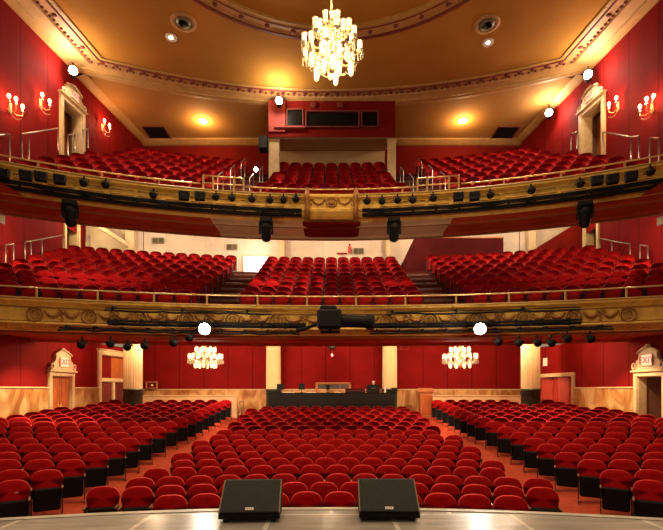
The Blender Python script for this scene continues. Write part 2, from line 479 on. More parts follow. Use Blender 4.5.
# round ceiling moulding
RC = (0, 9.3)
def ring(r, w, z0, name, m, parent=None, n=96):
    b = MB(); pr = [(r - w / 2, 0), (r - w / 2, -z0), (r + w / 2, -z0), (r + w / 2, 0)]
    rows = [[(RC[0] + q * cos(2 * pi * i / n), RC[1] + q * sin(2 * pi * i / n), CE + dz) for q, dz in pr] for i in range(n + 1)]
    b.grid(rows); return b.build(name, m, parent)
rg = ring(6.12, .56, .05, 'trim_9', M['cornice']); tag(rg, 'round studded ceiling moulding above the big chandelier', 'moulding', kind='structure')
ring(6.38, .10, .09, 'maroon_line', M['maroon'], rg); ring(5.82, .09, .09, 'inner_bead', M['goldline'], rg); ring(6.0, .03, .07, 'thin_line', M['maroon'], rg)
b = MB()
for i in range(44):
    a = 2 * pi * (i + .5) / 44; b.ball((6.15 * cos(a), RC[1] + 6.15 * sin(a), CE - .06), (.09, .09, .05), 8, 4)
b.build('rosette', M['maroon'], rg)

# ------------------------------------------------------------------ tiers
def sweep(A, prof, m, name, parent=None, x0=None, x1=None, n=72, margin=0.0):
    """profile [(dr,z)] swept along an arc, wall to wall"""
    rows = []
    for dr, z in prof:
        a = -xlim(A, dr, margin) if x0 is None else x0; c = xlim(A, dr, margin) if x1 is None else x1
        rows.append([(a + (c - a) * i / n, arc(A, a + (c - a) * i / n, dr), z) for i in range(n + 1)])
    b = MB(); b.grid(rows)
    return b.build(name, m, parent)
def tier_floor(A, name, rws, m, front, label, wide=None):
    """rws [(dr of the row's front edge, z)]"""
    prof = []
    for i, (dr, z) in enumerate(rws):
        prof += [(dr, rws[i - 1][1] if i else front), (dr, z)]
    prof.append((REAR - A['yc'] - A['r'] + .0, rws[-1][1]))
    rows = []
    for dr, z in prof:
        xl = wide or xlim(A, dr) + .02
        rows.append([(x, min(arc(A, x, dr), REAR - .01), z) for x in [-xl + 2 * xl * i / 72 for i in range(73)]])
    b = MB(); b.grid(rows)
    return tag(b.build(name, m), label, 'floor', kind='structure')

MY = [291, 286, 280.7, 276, 271.4, 267, 263, 259.3, 256]
MROWS = [(14.75 + .76 * k, (HY - y) * (14.75 + .76 * k) / F) for k, y in enumerate(MY)]       # centre depth, height of seat tops above the eye
BY = [186.7, 182.4, 178.4, 174.7, 171, 167.4, 164, 161]
BROWS = [(15.4 + .757 * k, (HY - y) * (15.4 + .757 * k) / F) for k, y in enumerate(BY)]
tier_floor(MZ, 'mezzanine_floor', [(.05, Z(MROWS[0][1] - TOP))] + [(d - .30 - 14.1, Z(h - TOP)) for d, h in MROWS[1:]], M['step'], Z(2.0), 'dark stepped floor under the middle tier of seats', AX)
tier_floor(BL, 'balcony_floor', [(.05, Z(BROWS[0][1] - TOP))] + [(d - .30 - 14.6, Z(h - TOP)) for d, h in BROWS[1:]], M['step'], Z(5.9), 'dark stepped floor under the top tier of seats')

# --- front of the middle tier
mf = sweep(MZ, [(.06, Z(2.62)), (-.10, Z(2.62)), (-.14, Z(2.58)), (-.14, Z(2.52)), (-.08, Z(2.46)), (-.04, Z(2.40)), (-.02, Z(2.36)), (-.0, Z(2.34)), (-.0, Z(1.98)), (-.03, Z(1.95)), (-.06, Z(1.92)), (-.06, Z(1.86)), (-.02, Z(1.84)), (.02, Z(1.80)), (.10, Z(1.74)), (.10, Z(1.70))], M['gold'], 'mezzanine_front')
tag(mf, 'curved gold plaster front of the middle tier with wreaths and garlands', 'balcony front', kind='structure')
for dr, z, r, mm, nm in ((-.14, 2.60, .03, 'goldline', 'cap_bead'), (-.07, 1.89, .035, 'goldline', 'lower_bead'), (-.03, 2.37, .018, 'goldhi', 'thin_bead'), (-.02, 1.97, .018, 'goldhi', 'thin_bead')):
    xl = xlim(MZ, dr); MB().tube([(x, arc(MZ, x, dr), Z(z)) for x in [-xl + 2 * xl * i / 72 for i in range(73)]], r, 6).build(nm, M[mm], mf)
b = MB(); x = -9.6
while x < 9.6:
    b.bev((x, arc(MZ, x, .0), Z(1.80)), (.055, .07, .06), .008); x += .115
b.build('dentil', M['goldline'], mf)
def medallion(A, x, dr, z, r, parent):
    y = arc(A, x, dr); yaw = atan2(-x, y - A['yc'])
    R_ = Matrix.Rotation(yaw, 4, 'Z')
    b = MB()
    P = [R_ @ Vector((r * cos(2 * pi * i / 28), -.02, r * 1.0 * sin(2 * pi * i / 28))) + Vector((x, y, z)) for i in range(28)]
    b.tube(P, r * .17, 6, closed=True)
    for i in range(20):
        w = 2 * pi * i / 20; c = R_ @ Vector((r * 1.05 * cos(w), -.05, r * 1.05 * sin(w))) + Vector((x, y, z))
        b.ball(c, r * .13, 6, 4)
    o = b.build('wreath', M['goldhi'], parent)
    b = MB()
    P = [R_ @ Vector((.55 * r * cos(2 * pi * i / 20), -.02, .62 * r * sin(2 * pi * i / 20))) + Vector((x, y, z)) for i in range(20)]
    b.tube(P, r * .07, 5, closed=True)
    for s in (-1, 1):
        b.tube([R_ @ Vector((s * r * q[0], -.03, r * q[1])) + Vector((x, y, z)) for q in ((.0, -.42), (.22, -.1), (.34, .22), (.20, .46))], r * .07, 5)
    b.tube([R_ @ Vector((q[0] * r, -.03, r * q[1])) + Vector((x, y, z)) for q in ((0, -.4), (0, .4))], r * .05, 5)
    b.build('lyre_relief', M['goldhi'], o)
def garland(A, xa, xb, dr, z, sag, parent, nb=13, r0=.045):
    b = MB(); pts = []
    for i in range(nb):
        t = i / (nb - 1); x = xa + (xb - xa) * t; zz = z - sag * (1 - (2 * t - 1) ** 2)
        r = r0 * (.6 + .55 * (1 - (2 * t - 1) ** 2)); y = arc(A, x, dr) - .02
        b.ball((x, y, zz), (r * 1.25, r, r), 6, 4); pts.append((x, y, zz))
        if i % 2: b.ball((x, y, zz - r), (r * .7, r * .7, r * .9), 6, 4)
    b.build('garland', M['goldhi'], parent)
def drop(A, x, dr, z, parent):
    b = MB(); y = arc(A, x, dr) - .02
    for i in range(7): b.ball((x + .03 * sin(i * 2.2), y, z - .045 * i), (.05 - .004 * i, .035, .035), 6, 4)
    for s in (-1, 1):
        b.tube([(x + s * .02, y, z), (x + s * .10, y - .01, z + .05), (x + s * .15, y - .01, z - .01), (x + s * .10, y - .01, z - .05)], [.022, .02, .016, .01], 5)
    b.build('tassel_drop', M['goldhi'], parent)
mx = [.0] + [s * (1.72 + 1.35 * i) for i in range(6) for s in (-1, 1)]
mx = sorted(x for x in mx if abs(x) < 9.0)
for x in mx: medallion(MZ, x, -.0, Z(2.16), .19, mf)
for xa, xb in zip(mx, mx[1:]):
    q = (xb - xa)
    m_ = (xa + xb) / 2
    garland(MZ, xa + .25, m_ - .04, -.0, Z(2.27), .13, mf); garland(MZ, m_ + .04, xb - .25, -.0, Z(2.27), .13, mf)
    drop(MZ, m_, -.0, Z(2.27), mf)
# soffit of the middle tier: ring, step, recess
ms = sweep(MZ, [(.10, Z(1.70)), (.30, Z(1.70)), (.34, Z(1.66)), (.9, Z(1.66)), (.95, Z(1.70)), (2.3, Z(1.70)), (2.34, Z(1.64)), (2.6, Z(1.64)), (2.6, Z(2.28))], M['soffit'], 'mezzanine_soffit')
tag(ms, 'red painted underside ring of the middle tier over the stalls', 'soffit', kind='structure')
for dr, z in ((.32, 1.67), (.92, 1.67), (2.45, 1.63)):
    xl = xlim(MZ, dr); MB().tube([(x, arc(MZ, x, dr), Z(z)) for x in [-xl + 2 * xl * i / 60 for i in range(61)]], .03, 5).build('soffit_moulding', M['goldhi'], ms)
b = MB(); rows = []
for dr in (2.6, 4.5, 6, 7.69):
    xl = xlim(MZ, min(dr, 7.6)); rows.append([(x, min(arc(MZ, x, dr), REAR), Z(2.28)) for x in [-xl + 2 * xl * i / 40 for i in range(41)]])
b.grid(rows); tag(b.build('ceiling_stalls', M['wallplain']), 'red ceiling over the rear stalls below the middle tier', 'ceiling', kind='structure')

# --- front of the top tier
bf = sweep(BL, [(.06, Z(6.30)), (-.08, Z(6.30)), (-.12, Z(6.26)), (-.12, Z(6.20)), (-.06, Z(6.16)), (-.0, Z(6.12)), (-.0, Z(5.86)), (-.04, Z(5.84)), (-.05, Z(5.78)), (0, Z(5.74)), (.03, Z(5.68)), (.08, Z(5.62)), (.16, Z(5.58)), (.2, Z(5.52))], M['gold'], 'balcony_front')
tag(bf, 'curved gold plaster front of the top tier with a central cartouche', 'balcony front', kind='structure')
for dr, z, r, mm in ((-.12, 6.28, .028, 'goldline'), (-.05, 5.81, .03, 'goldline'), (.08, 5.61, .03, 'goldhi')):
    xl = xlim(BL, dr); MB().tube([(x, arc(BL, x, dr), Z(z)) for x in [-xl + 2 * xl * i / 72 for i in range(73)]], r, 6).build('bead', M[mm], bf)
x = -8.9; i = 0
while x < 9:
    if abs(x + .35) > 1.2:
        b = MB(); P = []
        for (q, z) in ((0, 6.06), (.62, 6.06), (.62, 5.92), (0, 5.92)): P.append((x + q, arc(BL, x + q, -.0), Z(z)))
        b.tube(P, .016, 4, closed=True); b.build('panel_bead', M['goldline'], bf)
    x += .75
# projecting centre bay with cartouche
b = MB(); XB = .70
prof = [(.0, Z(6.24)), (-.24, Z(6.24)), (-.28, Z(6.20)), (-.28, Z(6.15)), (-.22, Z(6.10)), (-.21, Z(5.82)), (-.25, Z(5.77)), (-.23, Z(5.70)), (-.12, Z(5.60)), (0, Z(5.54))]
rows = [[(XB * t, arc(BL, XB * t, dr), z) for t in (-1, -.6, -.2, .2, .6, 1)] for dr, z in prof]; b.grid(rows)
for s in (-1, 1): b.add([(s * XB, arc(BL, XB, dr), z) for dr, z in prof], [tuple(range(len(prof)))])
bay = b.build('centre_bay', M['gold'], bf)
b = MB(); y = arc(BL, 0, -.225)
b.tube([(.17 * cos(w), y - .02, Z(5.98) + .13 * sin(w)) for w in [2 * pi * i / 24 for i in range(24)]], .026, 6, closed=True)
b.ball((0, y, Z(5.98)), (.11, .04, .085), 10, 6)
for s in (-1, 1):
    b.tube([(s * q[0], y - .01, Z(5.98 + q[1])) for q in ((.2, .1), (.3, -.02), (.42, -.06), (.54, .0), (.62, .1))], [.03, .04, .045, .04, .025], 6)
    b.tube([(s * q[0], y - .01, Z(5.98 + q[1])) for q in ((.62, .12), (.70, .05), (.71, -.06), (.66, -.1), (.63, -.04))], [.03, .028, .024, .02, .012], 6)
    b.ball((s * .62, y - .02, Z(6.07)), .045, 6, 5)
b.build('cartouche', M['goldhi'], bay)
for s in (-1, 1):
    b = MB(); xx = s * (XB + .07)
    P = [(xx, arc(BL, xx, q), Z(z)) for q, z in ((-.30, 6.32), (-.42, 6.22), (-.44, 6.05), (-.34, 5.9), (-.40, 5.74), (-.30, 5.6), (-.14, 5.52), (-.04, 5.5))]
    b.tube(P, [.05, .075, .08, .06, .08, .085, .07, .05], 8); b.ball((xx, arc(BL, xx, -.32), Z(6.34)), .07, 8, 6)
    b.build('scroll_bracket', M['goldhi'], bay)
# soffit of the top tier
for nm, x0, x1, mm, lb in (('balcony_soffit', -3.9, 3.9, 'cream', 'cream middle part of the top tier underside'), ('balcony_soffit_side', None, -3.9, 'soffit', 'red underside of the top tier at the picture left'), ('balcony_soffit_wing', 3.9, None, 'soffit', 'red underside of the top tier at the picture right')):
    rows = []
    for dr, z in ((.2, Z(5.52)), (.5, Z(5.50)), (.52, Z(5.46)), (.6, Z(5.46)), (.62, Z(5.50)), (1.5, Z(5.50)), (1.52, Z(5.42)), (1.72, Z(5.42)), (1.72, Z(5.62))):
        a = -xlim(BL, dr) if x0 is None else x0; c = xlim(BL, dr) if x1 is None else x1
        rows.append([(a + (c - a) * i / 30, arc(BL, a + (c - a) * i / 30, dr), z) for i in range(31)])
    b = MB(); b.grid(rows); s_ = b.build(nm, M[mm]); tag(s_, lb, 'soffit', kind='structure')
    for dr, z, r in ((1.62, 5.40, .03), (.56, 5.45, .022)):
        a = -xlim(BL, dr) if x0 is None else x0; c = xlim(BL, dr) if x1 is None else x1
        MB().tube([(a + (c - a) * i / 30, arc(BL, a + (c - a) * i / 30, dr), Z(z)) for i in range(31)], r, 5).build('soffit_moulding', M['goldhi'], s_)
b = MB(); b.add([(-.95, arc(BL, .95, .1), Z(5.50)), (.95, arc(BL, .95, .1), Z(5.50)), (.95, arc(BL, .95, 1.45), Z(5.475)), (-.95, arc(BL, .95, 1.45), Z(5.475)), (-.75, arc(BL, .95, .1), Z(5.44)), (.75, arc(BL, .95, .1), Z(5.44)), (.75, arc(BL, .95, 1.4), Z(5.42)), (-.75, arc(BL, .95, 1.4), Z(5.42))], [(4, 5, 6, 7), (0, 1, 5, 4), (2, 3, 7, 6), (1, 2, 6, 5), (3, 0, 4, 7)])
tag(b.build('trim_10', M['wallplain']), 'red coffer panel under the central cartouche bay', 'panel', kind='structure')
b = MB(); rows = []
for dr, z in ((1.72, 5.62), (3.0, 6.35), (5.0, 7.5), (7.2, 8.5)):
    xl = AX; rows.append([(x, min(arc(BL, x, dr), REAR), Z(z)) for x in [-xl + 2 * xl * i / 40 for i in range(41)]])
b.grid(rows, True); tag(b.build('ceiling_middle', M['cream']), 'cream sloping ceiling over the middle tier', 'ceiling', kind='structure')

# ------------------------------------------------------------------ seats
def seat_outline(w, z0, z1, n):
    """rounded back outline, anticlockwise from bottom left"""
    P = []; hw = w / 2
    rc = .15
    P += [(-hw * .90, z0 + .03), (-hw * .84, z0), (hw * .84, z0), (hw * .90, z0 + .03)]
    P.append((hw * .985, z0 + (z1 - z0) * .5))
    for i in range(n + 1):
        a = pi * i / n
        c = cos(a); s = sin(a)
        P.append((hw * math.copysign(abs(c) ** .70, c), z1 - .22 + .22 * abs(s) ** .80))
    P.append((-hw * .985, z0 + (z1 - z0) * .5))
    return P
def back_shape(b, w=.532, z0=.47, z1=.87, n=14, full=True):
    P = seat_outline(w, z0, z1, n); cz = (z0 + z1) / 2
    rings = [(.045, .93), (.03, .99), (.0, 1.0), (-.018, .975), (-.024, .93), (-.0255, .62)] if full else [(.04, .95), (.0, 1.0), (-.03, .93)]
    vs = []; fs = []; K = len(P)
    for yy, s in rings:
        for x, z in P:
            zz = cz + (z - cz) * (s if s > .95 else (s * .5 + .475 if s > .8 else s))
            vs.append((x * s, yy + .10 + (zz - z0) * .20, zz))
    for i in range(len(rings) - 1):
        for k in range(K):
            l = (k + 1) % K; fs.append((i * K + k, i * K + l, (i + 1) * K + l, (i + 1) * K + k))
    fs.append(tuple(range(K)))
    if full:
        vs.append((0, rings[-1][0] - .0005 + .10 + (cz - z0) * .2, cz)); c = len(vs) - 1; s0 = (len(rings) - 1) * K
        for k in range(K): fs.append((s0 + k, s0 + (k + 1) % K, c))
    else:
        fs.append(tuple((len(rings) - 1) * K + k for k in reversed(range(K))))
    b.pipe = [1 if i // K < (3 if full else 1) and P[i % K][1] > z0 + .1 and i < (len(rings) - 1) * K else 0 for i in range(len(fs))]  # marks the top edge faces that take the painted highlight
    b.add(vs, fs, True)
def pan_shape(b):
    b.bev((0, .05, .325), (.45, .10, .42), .03, rx=-.10)
def stand_shape(b, s, simple=False):
    x = s * .247
    if simple:
        b.box((x, .03, .28), (.022, .10, .56)); b.box((x, -.01, .555), (.026, .24, .032)); return
    b.prism([(-1, 0)], 0, 0) if False else None
    pts = [(-.13, 0), (.13, 0), (.13, .025), (.05, .06), (.045, .44), (.07, .54), (-.09, .54), (-.02, .42), (-.03, .06), (-.13, .025)]
    n = len(pts)
    vs = [(x - .011, y + .03, z) for y, z in pts] + [(x + .011, y + .03, z) for y, z in pts]
    fs = [tuple(range(n)), tuple(reversed(range(n, 2 * n)))] + [(i, n + i, n + (i + 1) % n, (i + 1) % n) for i in range(n)]
    b.add(vs, fs)
def arm_shape(b, s):
    b.bev((s * .2475, -.01, .555), (.036, .24, .032), .009)
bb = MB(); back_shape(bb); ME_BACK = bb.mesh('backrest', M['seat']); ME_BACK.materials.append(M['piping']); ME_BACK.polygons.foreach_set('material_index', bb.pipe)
bb = MB(); back_shape(bb, n=10, full=False); B_LOW = bb
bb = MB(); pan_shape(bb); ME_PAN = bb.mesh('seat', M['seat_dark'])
ME_ARM = {}; ME_LEG = {}
for s in (-1, 1):
    bb = MB(); arm_shape(bb, s); ME_ARM[s] = bb.mesh('armrest', M['arm'])
    bb = MB(); stand_shape(bb, s); ME_LEG[s] = bb.mesh('leg', M['iron'])
bb = MB(); stand_shape(bb, -1, True); stand_shape(bb, 1, True); bb.add([(-.24, .06, .12), (.24, .06, .12), (.24, .06, .15), (-.24, .06, .15), (-.24, .09, .12), (.24, .09, .12), (.24, .09, .15), (-.24, .09, .15)], [(0, 1, 2, 3), (7, 6, 5, 4), (0, 4, 5, 1), (3, 2, 6, 7)]); ME_FRAME = bb.mesh('frame', M['iron'])

SEATS = []   # block, row, seat, x, y, z, yaw, score, count in row
PITCH = .542
BLOCK = {'top_centre': [(-2.394, 18.82, .42), (2.506, 18.82, .55)], 'left': [((133 - CX) * 17.9 / F, 17.9, .66)], 'right': [((530.5 - CX) * 17.9 / F, 17.9, .66)]}
def add_row(block, row, cx, cy, r, a0, a1, zf, pitch, hfun, ahead):
    """seats along an arc from angle a0 to a1 (measured from +Y, to +X)"""
    n = int(abs(a1 - a0) * r / pitch + 1e-6)
    for i in range(n):
        a = a0 + (a1 - a0) / abs(a1 - a0) * (i + .5) * pitch / r
        x, y = cx + r * sin(a), cy + r * cos(a)
        if block.startswith('mid') and not -60 < CX + F * x / y < 723: continue
        if any(hypot(x - u, y - v) < r for u, v, r in BLOCK.get(block, ())): continue
        z = zf(x, y)
        top = z + TOP
        px = CX + F * x / y; py = HY - F * (top - EYE) / y
        full = .46 * F / y
        vis = full
        if ahead: 
            yf = y - ahead[0] * cos(a); vis = min(full, HY - F * (top - ahead[1] - EYE) / yf - py)
        if block in ('left', 'right') and i == 0: vis = full
        w = pitch * F / y
        ok = -w * .3 < px < 663 + w * .3 and py < 507
        SEATS.append(dict(b=block, r=row, i=i, n=n, x=x, y=y, z=z, yaw=-a, px=px, py=py, s=max(0, vis) * w if ok else 0))
# stalls centre
for k, (R, h) in enumerate(CROWS):
    d = R - 7
    hw = 4.15 - .035 * k if k > 1 else (3.0 if k == 0 else 4.15)
    if k > 1: hw = 3.98 - .042 * (k - 1)
    nn = round(2 * hw / PITCH)
    hw = nn * PITCH / 2
    a = (hw + .001) / R
    sh = (-.25 if k % 2 else .25) * PITCH / R
    add_row('centre', k, 0, -7, R, -a + sh, a + sh, floor_z, PITCH, None, (.79, CROWS[k - 1][1] * 0 + max(0, (CROWS[k - 1][1] - h)) if k else 0))
# stalls sides
for k, (R, h, xa, d) in enumerate(SROWS):
    for blk, sg in (('left', -1), ('right', 1)):
        a0 = math.asin(xa / R)
        # outer end: stop at the wall
        a = a0
        while True:
            x = R * sin(a); y = SYC + R * cos(a)
            if x > wx(y) - .45 or a > 1.2: break
            a += .005
        dz = SROWS[k][1] - (SROWS[k - 1][1] if k else h)
        add_row(blk, k, 0, SYC, R, sg * a0, sg * a, floor_z, PITCH, None, (max(.3, R - SROWS[k - 1][0]) if k else .7, max(0, -dz)))
# middle tier
for k, (d, h) in enumerate(MROWS):
    R = d - MZ['yc']; zz = Z(h - TOP); zf = lambda x, y, zz=zz: zz
    rise = h - MROWS[k - 1][1] if k else .3
    hw = 3.15; a = math.asin(hw / R)
    nn = int(2 * a * R / .546); a = nn * .546 / R / 2 + 1e-4
    add_row('mid_centre', k, 0, MZ['yc'], R, -a, a, zf, .546, None, (.76, rise))
    xl = AX - .55
    for blk, sg in (('mid_left', -1), ('mid_right', 1)):
        add_row(blk, k, 0, MZ['yc'], R, sg * math.asin((4.48 - .02 * k) / R), sg * math.asin(xl / R), zf, .546, None, (.76, rise))
# top tier
for k, (d, h) in enumerate(BROWS):
    R = d - BL['yc']; zz = Z(h - TOP); zf = lambda x, y, zz=zz: zz
    rise = h - BROWS[k - 1][1] if k else .3
    hw = 2.80 - .045 * k; a = math.asin(hw / R); nn = int(2 * a * R / .546); a = nn * .546 / R / 2 + 1e-4
    add_row('top_centre', k, 0, BL['yc'], R, -a, a, zf, .546, None, (.757, rise))
    xl = xlim(BL, d - 14.6, .45)
    for blk, sg in (('top_left', -1), ('top_right', 1)):
        add_row(blk, k, 0, BL['yc'], R, sg * math.asin((4.15 - .05 * k) / R), sg * math.asin(xl / R), zf, .546, None, (.757, rise))

def seat_label(s):
    b = s['b']; row = ORD[s['r']]; i = ORD[s['i']]
    nm = {'centre': 'stalls', 'left': 'stalls', 'right': 'stalls', 'mid': 'middle tier', 'top': 'top tier'}[b.split('_')[0]]
    if 'centre' in b:
        j = s['i']; side = 'left'
        if j >= (s['n'] + 1) // 2: j = s['n'] - 1 - j; side = 'right'
        return f"red seat, {nm} centre block, {row} row from the front, {ORD[j]} from its {side} aisle"
    side = 'left' if 'left' in b else 'right'
    return f"red seat, {nm} {side} block, {row} row from the front, {i} from the aisle"
GRP = {'centre': 'red seats in the stalls centre block', 'left': 'red seats in the stalls left block', 'right': 'red seats in the stalls right block',
       'mid_centre': 'red seats in the middle tier', 'mid_left': 'red seats in the middle tier', 'mid_right': 'red seats in the middle tier',
       'top_centre': 'red seats in the top tier', 'top_left': 'red seats in the top tier', 'top_right': 'red seats in the top tier'}
order = sorted(SEATS, key=lambda s: -s['s'])
single, rest = order[:300], order[300:]
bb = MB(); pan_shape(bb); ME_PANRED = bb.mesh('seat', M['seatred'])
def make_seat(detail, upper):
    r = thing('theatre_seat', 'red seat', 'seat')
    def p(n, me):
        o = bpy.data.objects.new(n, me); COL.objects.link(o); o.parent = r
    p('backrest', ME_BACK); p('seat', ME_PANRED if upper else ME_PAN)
    if detail:
        for s in (-1, 1): p('armrest', ME_ARM[s]); p('leg', ME_LEG[s])
    else: p('frame', ME_FRAME)
    return r
single.sort(key=lambda s: s['y'])
protos = {}
for q, s in enumerate(single):
    det = (q < 130, len(s['b'].split('_')) > 1)
    if det not in protos: o = protos[det] = make_seat(*det)
    else: o = copy_tree(protos[det])
    o.location = (s['x'], s['y'], s['z']); o.rotation_euler = (0, 0, s['yaw'])
    tag(o, seat_label(s), 'seat', GRP[s['b']])
# all the smaller ones: one mass, three materials
LOW = []
t = MB(); pan_shape(t); lowpan = t
t = MB(); stand_shape(t, -1, True); stand_shape(t, 1, True); lowst = t
big = bpy.data.meshes.new('theatre_seat_rows'); V = []; Fc = []; MI = []; SM = []
for s in rest:
    c, sn = cos(s['yaw']), sin(s['yaw'])
    for mi, mb in ((0, B_LOW), (1, lowpan), (2, lowst)):
        st = len(V)
        V += [(s['x'] + c * x - sn * y, s['y'] + sn * x + c * y, s['z'] + z) for x, y, z in mb.v]
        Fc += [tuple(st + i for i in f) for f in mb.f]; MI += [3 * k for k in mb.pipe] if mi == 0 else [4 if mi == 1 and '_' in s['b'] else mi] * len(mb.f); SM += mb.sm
big.from_pydata(V, [], Fc); big.update()
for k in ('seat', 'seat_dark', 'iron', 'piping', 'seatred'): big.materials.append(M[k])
big.polygons.foreach_set('material_index', MI); big.polygons.foreach_set('use_smooth', SM)
o = bpy.data.objects.new('theatre_seats', big); COL.objects.link(o)
tag(o, 'the farther rows of red seats filling stalls and both upper tiers', 'seats', kind='stuff')
print('SEATS', len(SEATS), 'single', len(single), {b: sum(1 for s in single if s['b'] == b) for b in GRP})


# light levels
EXPO = .42; WORLD = .25
L_BIGCH = 620; L_LOWCH = 190; L_SCONCE = 42; L_FLOOD = 110; L_DOWN = 1000; L_REARDOWN = 90; L_HOUSE = 700; L_MID = 115; L_STALL = 210
# ------------------------------------------------------------------ camera, world
cam = bpy.data.cameras.new('camera'); co_ = bpy.data.objects.new('camera', cam); COL.objects.link(co_)
co_.location = (0, 0, EYE); co_.rotation_euler = (pi / 2, 0, 0)
cam.sensor_width = 36; cam.lens = F / 663 * 36; cam.shift_y = (HY - 265) / 663; cam.clip_end = 200
SC.camera = co_
W = bpy.data.worlds.new('world'); SC.world = W; W.use_nodes = True
W.node_tree.nodes['Background'].inputs[0].default_value = (1, .74, .5, 1); W.node_tree.nodes['Background'].inputs[1].default_value = WORLD
SC.view_settings.view_transform = 'Standard'; SC.view_settings.look = 'None'; SC.view_settings.exposure = EXPO; SC.view_settings.gamma = 1
WARM = (1, .70, .40); WHITE = (1, .86, .66)
def point(name, loc, e, col=WARM, r=.15):
    l = bpy.data.lights.new(name, 'POINT'); l.energy = e; l.color = col; l.shadow_soft_size = r
    o = bpy.data.objects.new(name, l); COL.objects.link(o); o.location = loc; return o
def spot(name, loc, to, e, ang=120, blend=.5, col=WARM, r=.1):
    l = bpy.data.lights.new(name, 'SPOT'); l.energy = e; l.color = col; l.spot_size = math.radians(ang); l.spot_blend = blend; l.shadow_soft_size = r
    o = bpy.data.objects.new(name, l); COL.objects.link(o); o.location = loc
    o.rotation_euler = (Vector(to) - Vector(loc)).to_track_quat('-Z', 'Y').to_euler(); return o

# ------------------------------------------------------------------ fluted columns
def column(x, y, r, label):
    fz0 = floor_z(x, y)
    o = thing('fluted_column', label, 'column', (x, y, fz0), 0, 'fluted columns of the stalls', 'structure')
    b = MB(); n = 96; rows = []
    for z, k in ((Z(.05), 1), (Z(2.10), .97), (Z(2.28), .97)):
        rows.append([((r * k - (.022 * abs(sin(12 * 2 * pi * i / n)) ** .7)) * cos(2 * pi * i / n), (r * k - (.022 * abs(sin(12 * 2 * pi * i / n)) ** .7)) * sin(2 * pi * i / n), z - fz0) for i in range(n + 1)])
    b.grid(rows, False); b.build('shaft', M['column'], o)
    b = MB(); b.lathe([(r + .03, 0), (r + .03, .12), (r + .005, .16), (r + .005, Z(.0) - fz0 - .05), (r + .03, Z(.0) - fz0 - .03), (r + .03, Z(.05) - fz0)], n=40); b.build('base', M['green'], o)
    b = MB(); b.lathe([(r - .02, Z(2.1) - fz0), (r + .04, Z(2.13) - fz0), (r + .04, Z(2.17) - fz0), (r + .0, Z(2.19) - fz0), (r + .1, Z(2.25) - fz0), (r + .1, Z(2.279) - fz0)], n=32); b.build('capital', M['column'], o)
column((273.5 - CX) * 21.25 / F, 21.25, .345, 'cream fluted column at the picture-left end of the black mixing desk')
column((389.7 - CX) * 21.25 / F, 21.25, .345, 'cream fluted column at the picture-right end of the black mixing desk')
column((133 - CX) * 17.9 / F, 17.9, .36, 'cream fluted column beside the tall cream framed doors')
column((530.5 - CX) * 17.9 / F, 17.9, .36, 'cream fluted column beside the red folding door')

# ------------------------------------------------------------------ doors
def on_wall(side, y, z, name, label, cat, group=None, kind=None, dn=0.0):
    sg = -1 if side == 'left' else 1
    o = thing(name, label, cat, (sg * wx(y) - sg * UY * dn, y - UX * dn, z), ROTL if sg < 0 else ROTR, group, kind)
    return o
def text(s, size, m, parent, loc, name='lettering'):
    c = bpy.data.curves.new(name, 'FONT'); c.body = s; c.size = size; c.extrude = .004; c.align_x = 'CENTER'; c.align_y = 'CENTER'
    c.materials.append(m); o = bpy.data.objects.new(name, c); COL.objects.link(o); o.parent = parent; o.location = loc; o.rotation_euler = (pi / 2, 0, 0); return o
def exit_box(parent, z, w=.36, h=.22):
    b = MB(); b.bev((0, -.10, z), (w + .05, .1, h + .05), .012); s = b.build('exit_sign', M['frame'], parent)
    b = MB(); b.box((0, -.152, z), (w, .012, h)); b.build('lit_panel', M['exit'], s)
    text('EXIT', h * .85, M['exitred'], s, (0, -.162, z - .005))
def frame_parts(o, Wd, H, fw=.14, dep=.3):
    b = MB()
    for s in (-1, 1):
        b.bev((s * (Wd / 2 + fw / 2 - .01), -.02, H / 2), (fw, .14, H), .015); b.bev((s * (Wd / 2 - .012), dep / 2 - .03, H / 2), (.03, dep, H), .004)
        b.bev((s * (Wd / 2 + fw / 2 - .01), -.05, .12), (fw + .04, .16, .24), .015)
    b.bev((0, -.02, H + fw / 2 - .01), (Wd + 2 * fw, .14, fw), .015); b.bev((0, dep / 2 - .03, H - .012), (Wd, dep, .03), .004)
    b.bev((0, -.05, H + fw + .02), (Wd + 2 * fw + .1, .22, .06), .015)
    b.build('door_frame', M['frame'], o)
def pediment(o, Wd, z, hgt, sign=True):
    w = Wd / 2 + .14
    P = [(-w, 0), (w, 0), (w * .98, hgt * .16), (w * .80, hgt * .22), (w * .72, hgt * .46), (w * .60, hgt * .50), (w * .55, hgt * .72)]
    P += [(w * .62, hgt * .76), (w * .3, hgt * .92), (0, hgt), (-w * .3, hgt * .92), (-w * .62, hgt * .76), (-w * .55, hgt * .72), (-w * .60, hgt * .50), (-w * .72, hgt * .46), (-w * .80, hgt * .22), (-w * .98, hgt * .16)]
    b = MB(); b.prism([(x, z + q) for x, q in P], -.12, .0)
    for s in (-1, 1):
        b.tube([(s * w * (.86 + .10 * cos(a)), -.12, z + hgt * (.24 + .12 * sin(a))) for a in [2 * pi * i / 12 for i in range(12)]], .035, 6, closed=True)
        b.bev((s * w * .32, -.13, z + hgt * .87), (w * .72, .1, .05), .01, 0) if False else None
        b.tube([(s * w * .64, -.13, z + hgt * .77), (s * w * .3, -.14, z + hgt * .93), (0, -.15, z + hgt)], .035, 6)
    b.ball((0, -.1, z + hgt + .02), (.1, .05, .07), 8, 6)
    p = b.build('pediment', M['frame'], o)
    if sign: exit_box(p, z + hgt * .46, .44 if Wd > 1.1 else .38, hgt * .42)
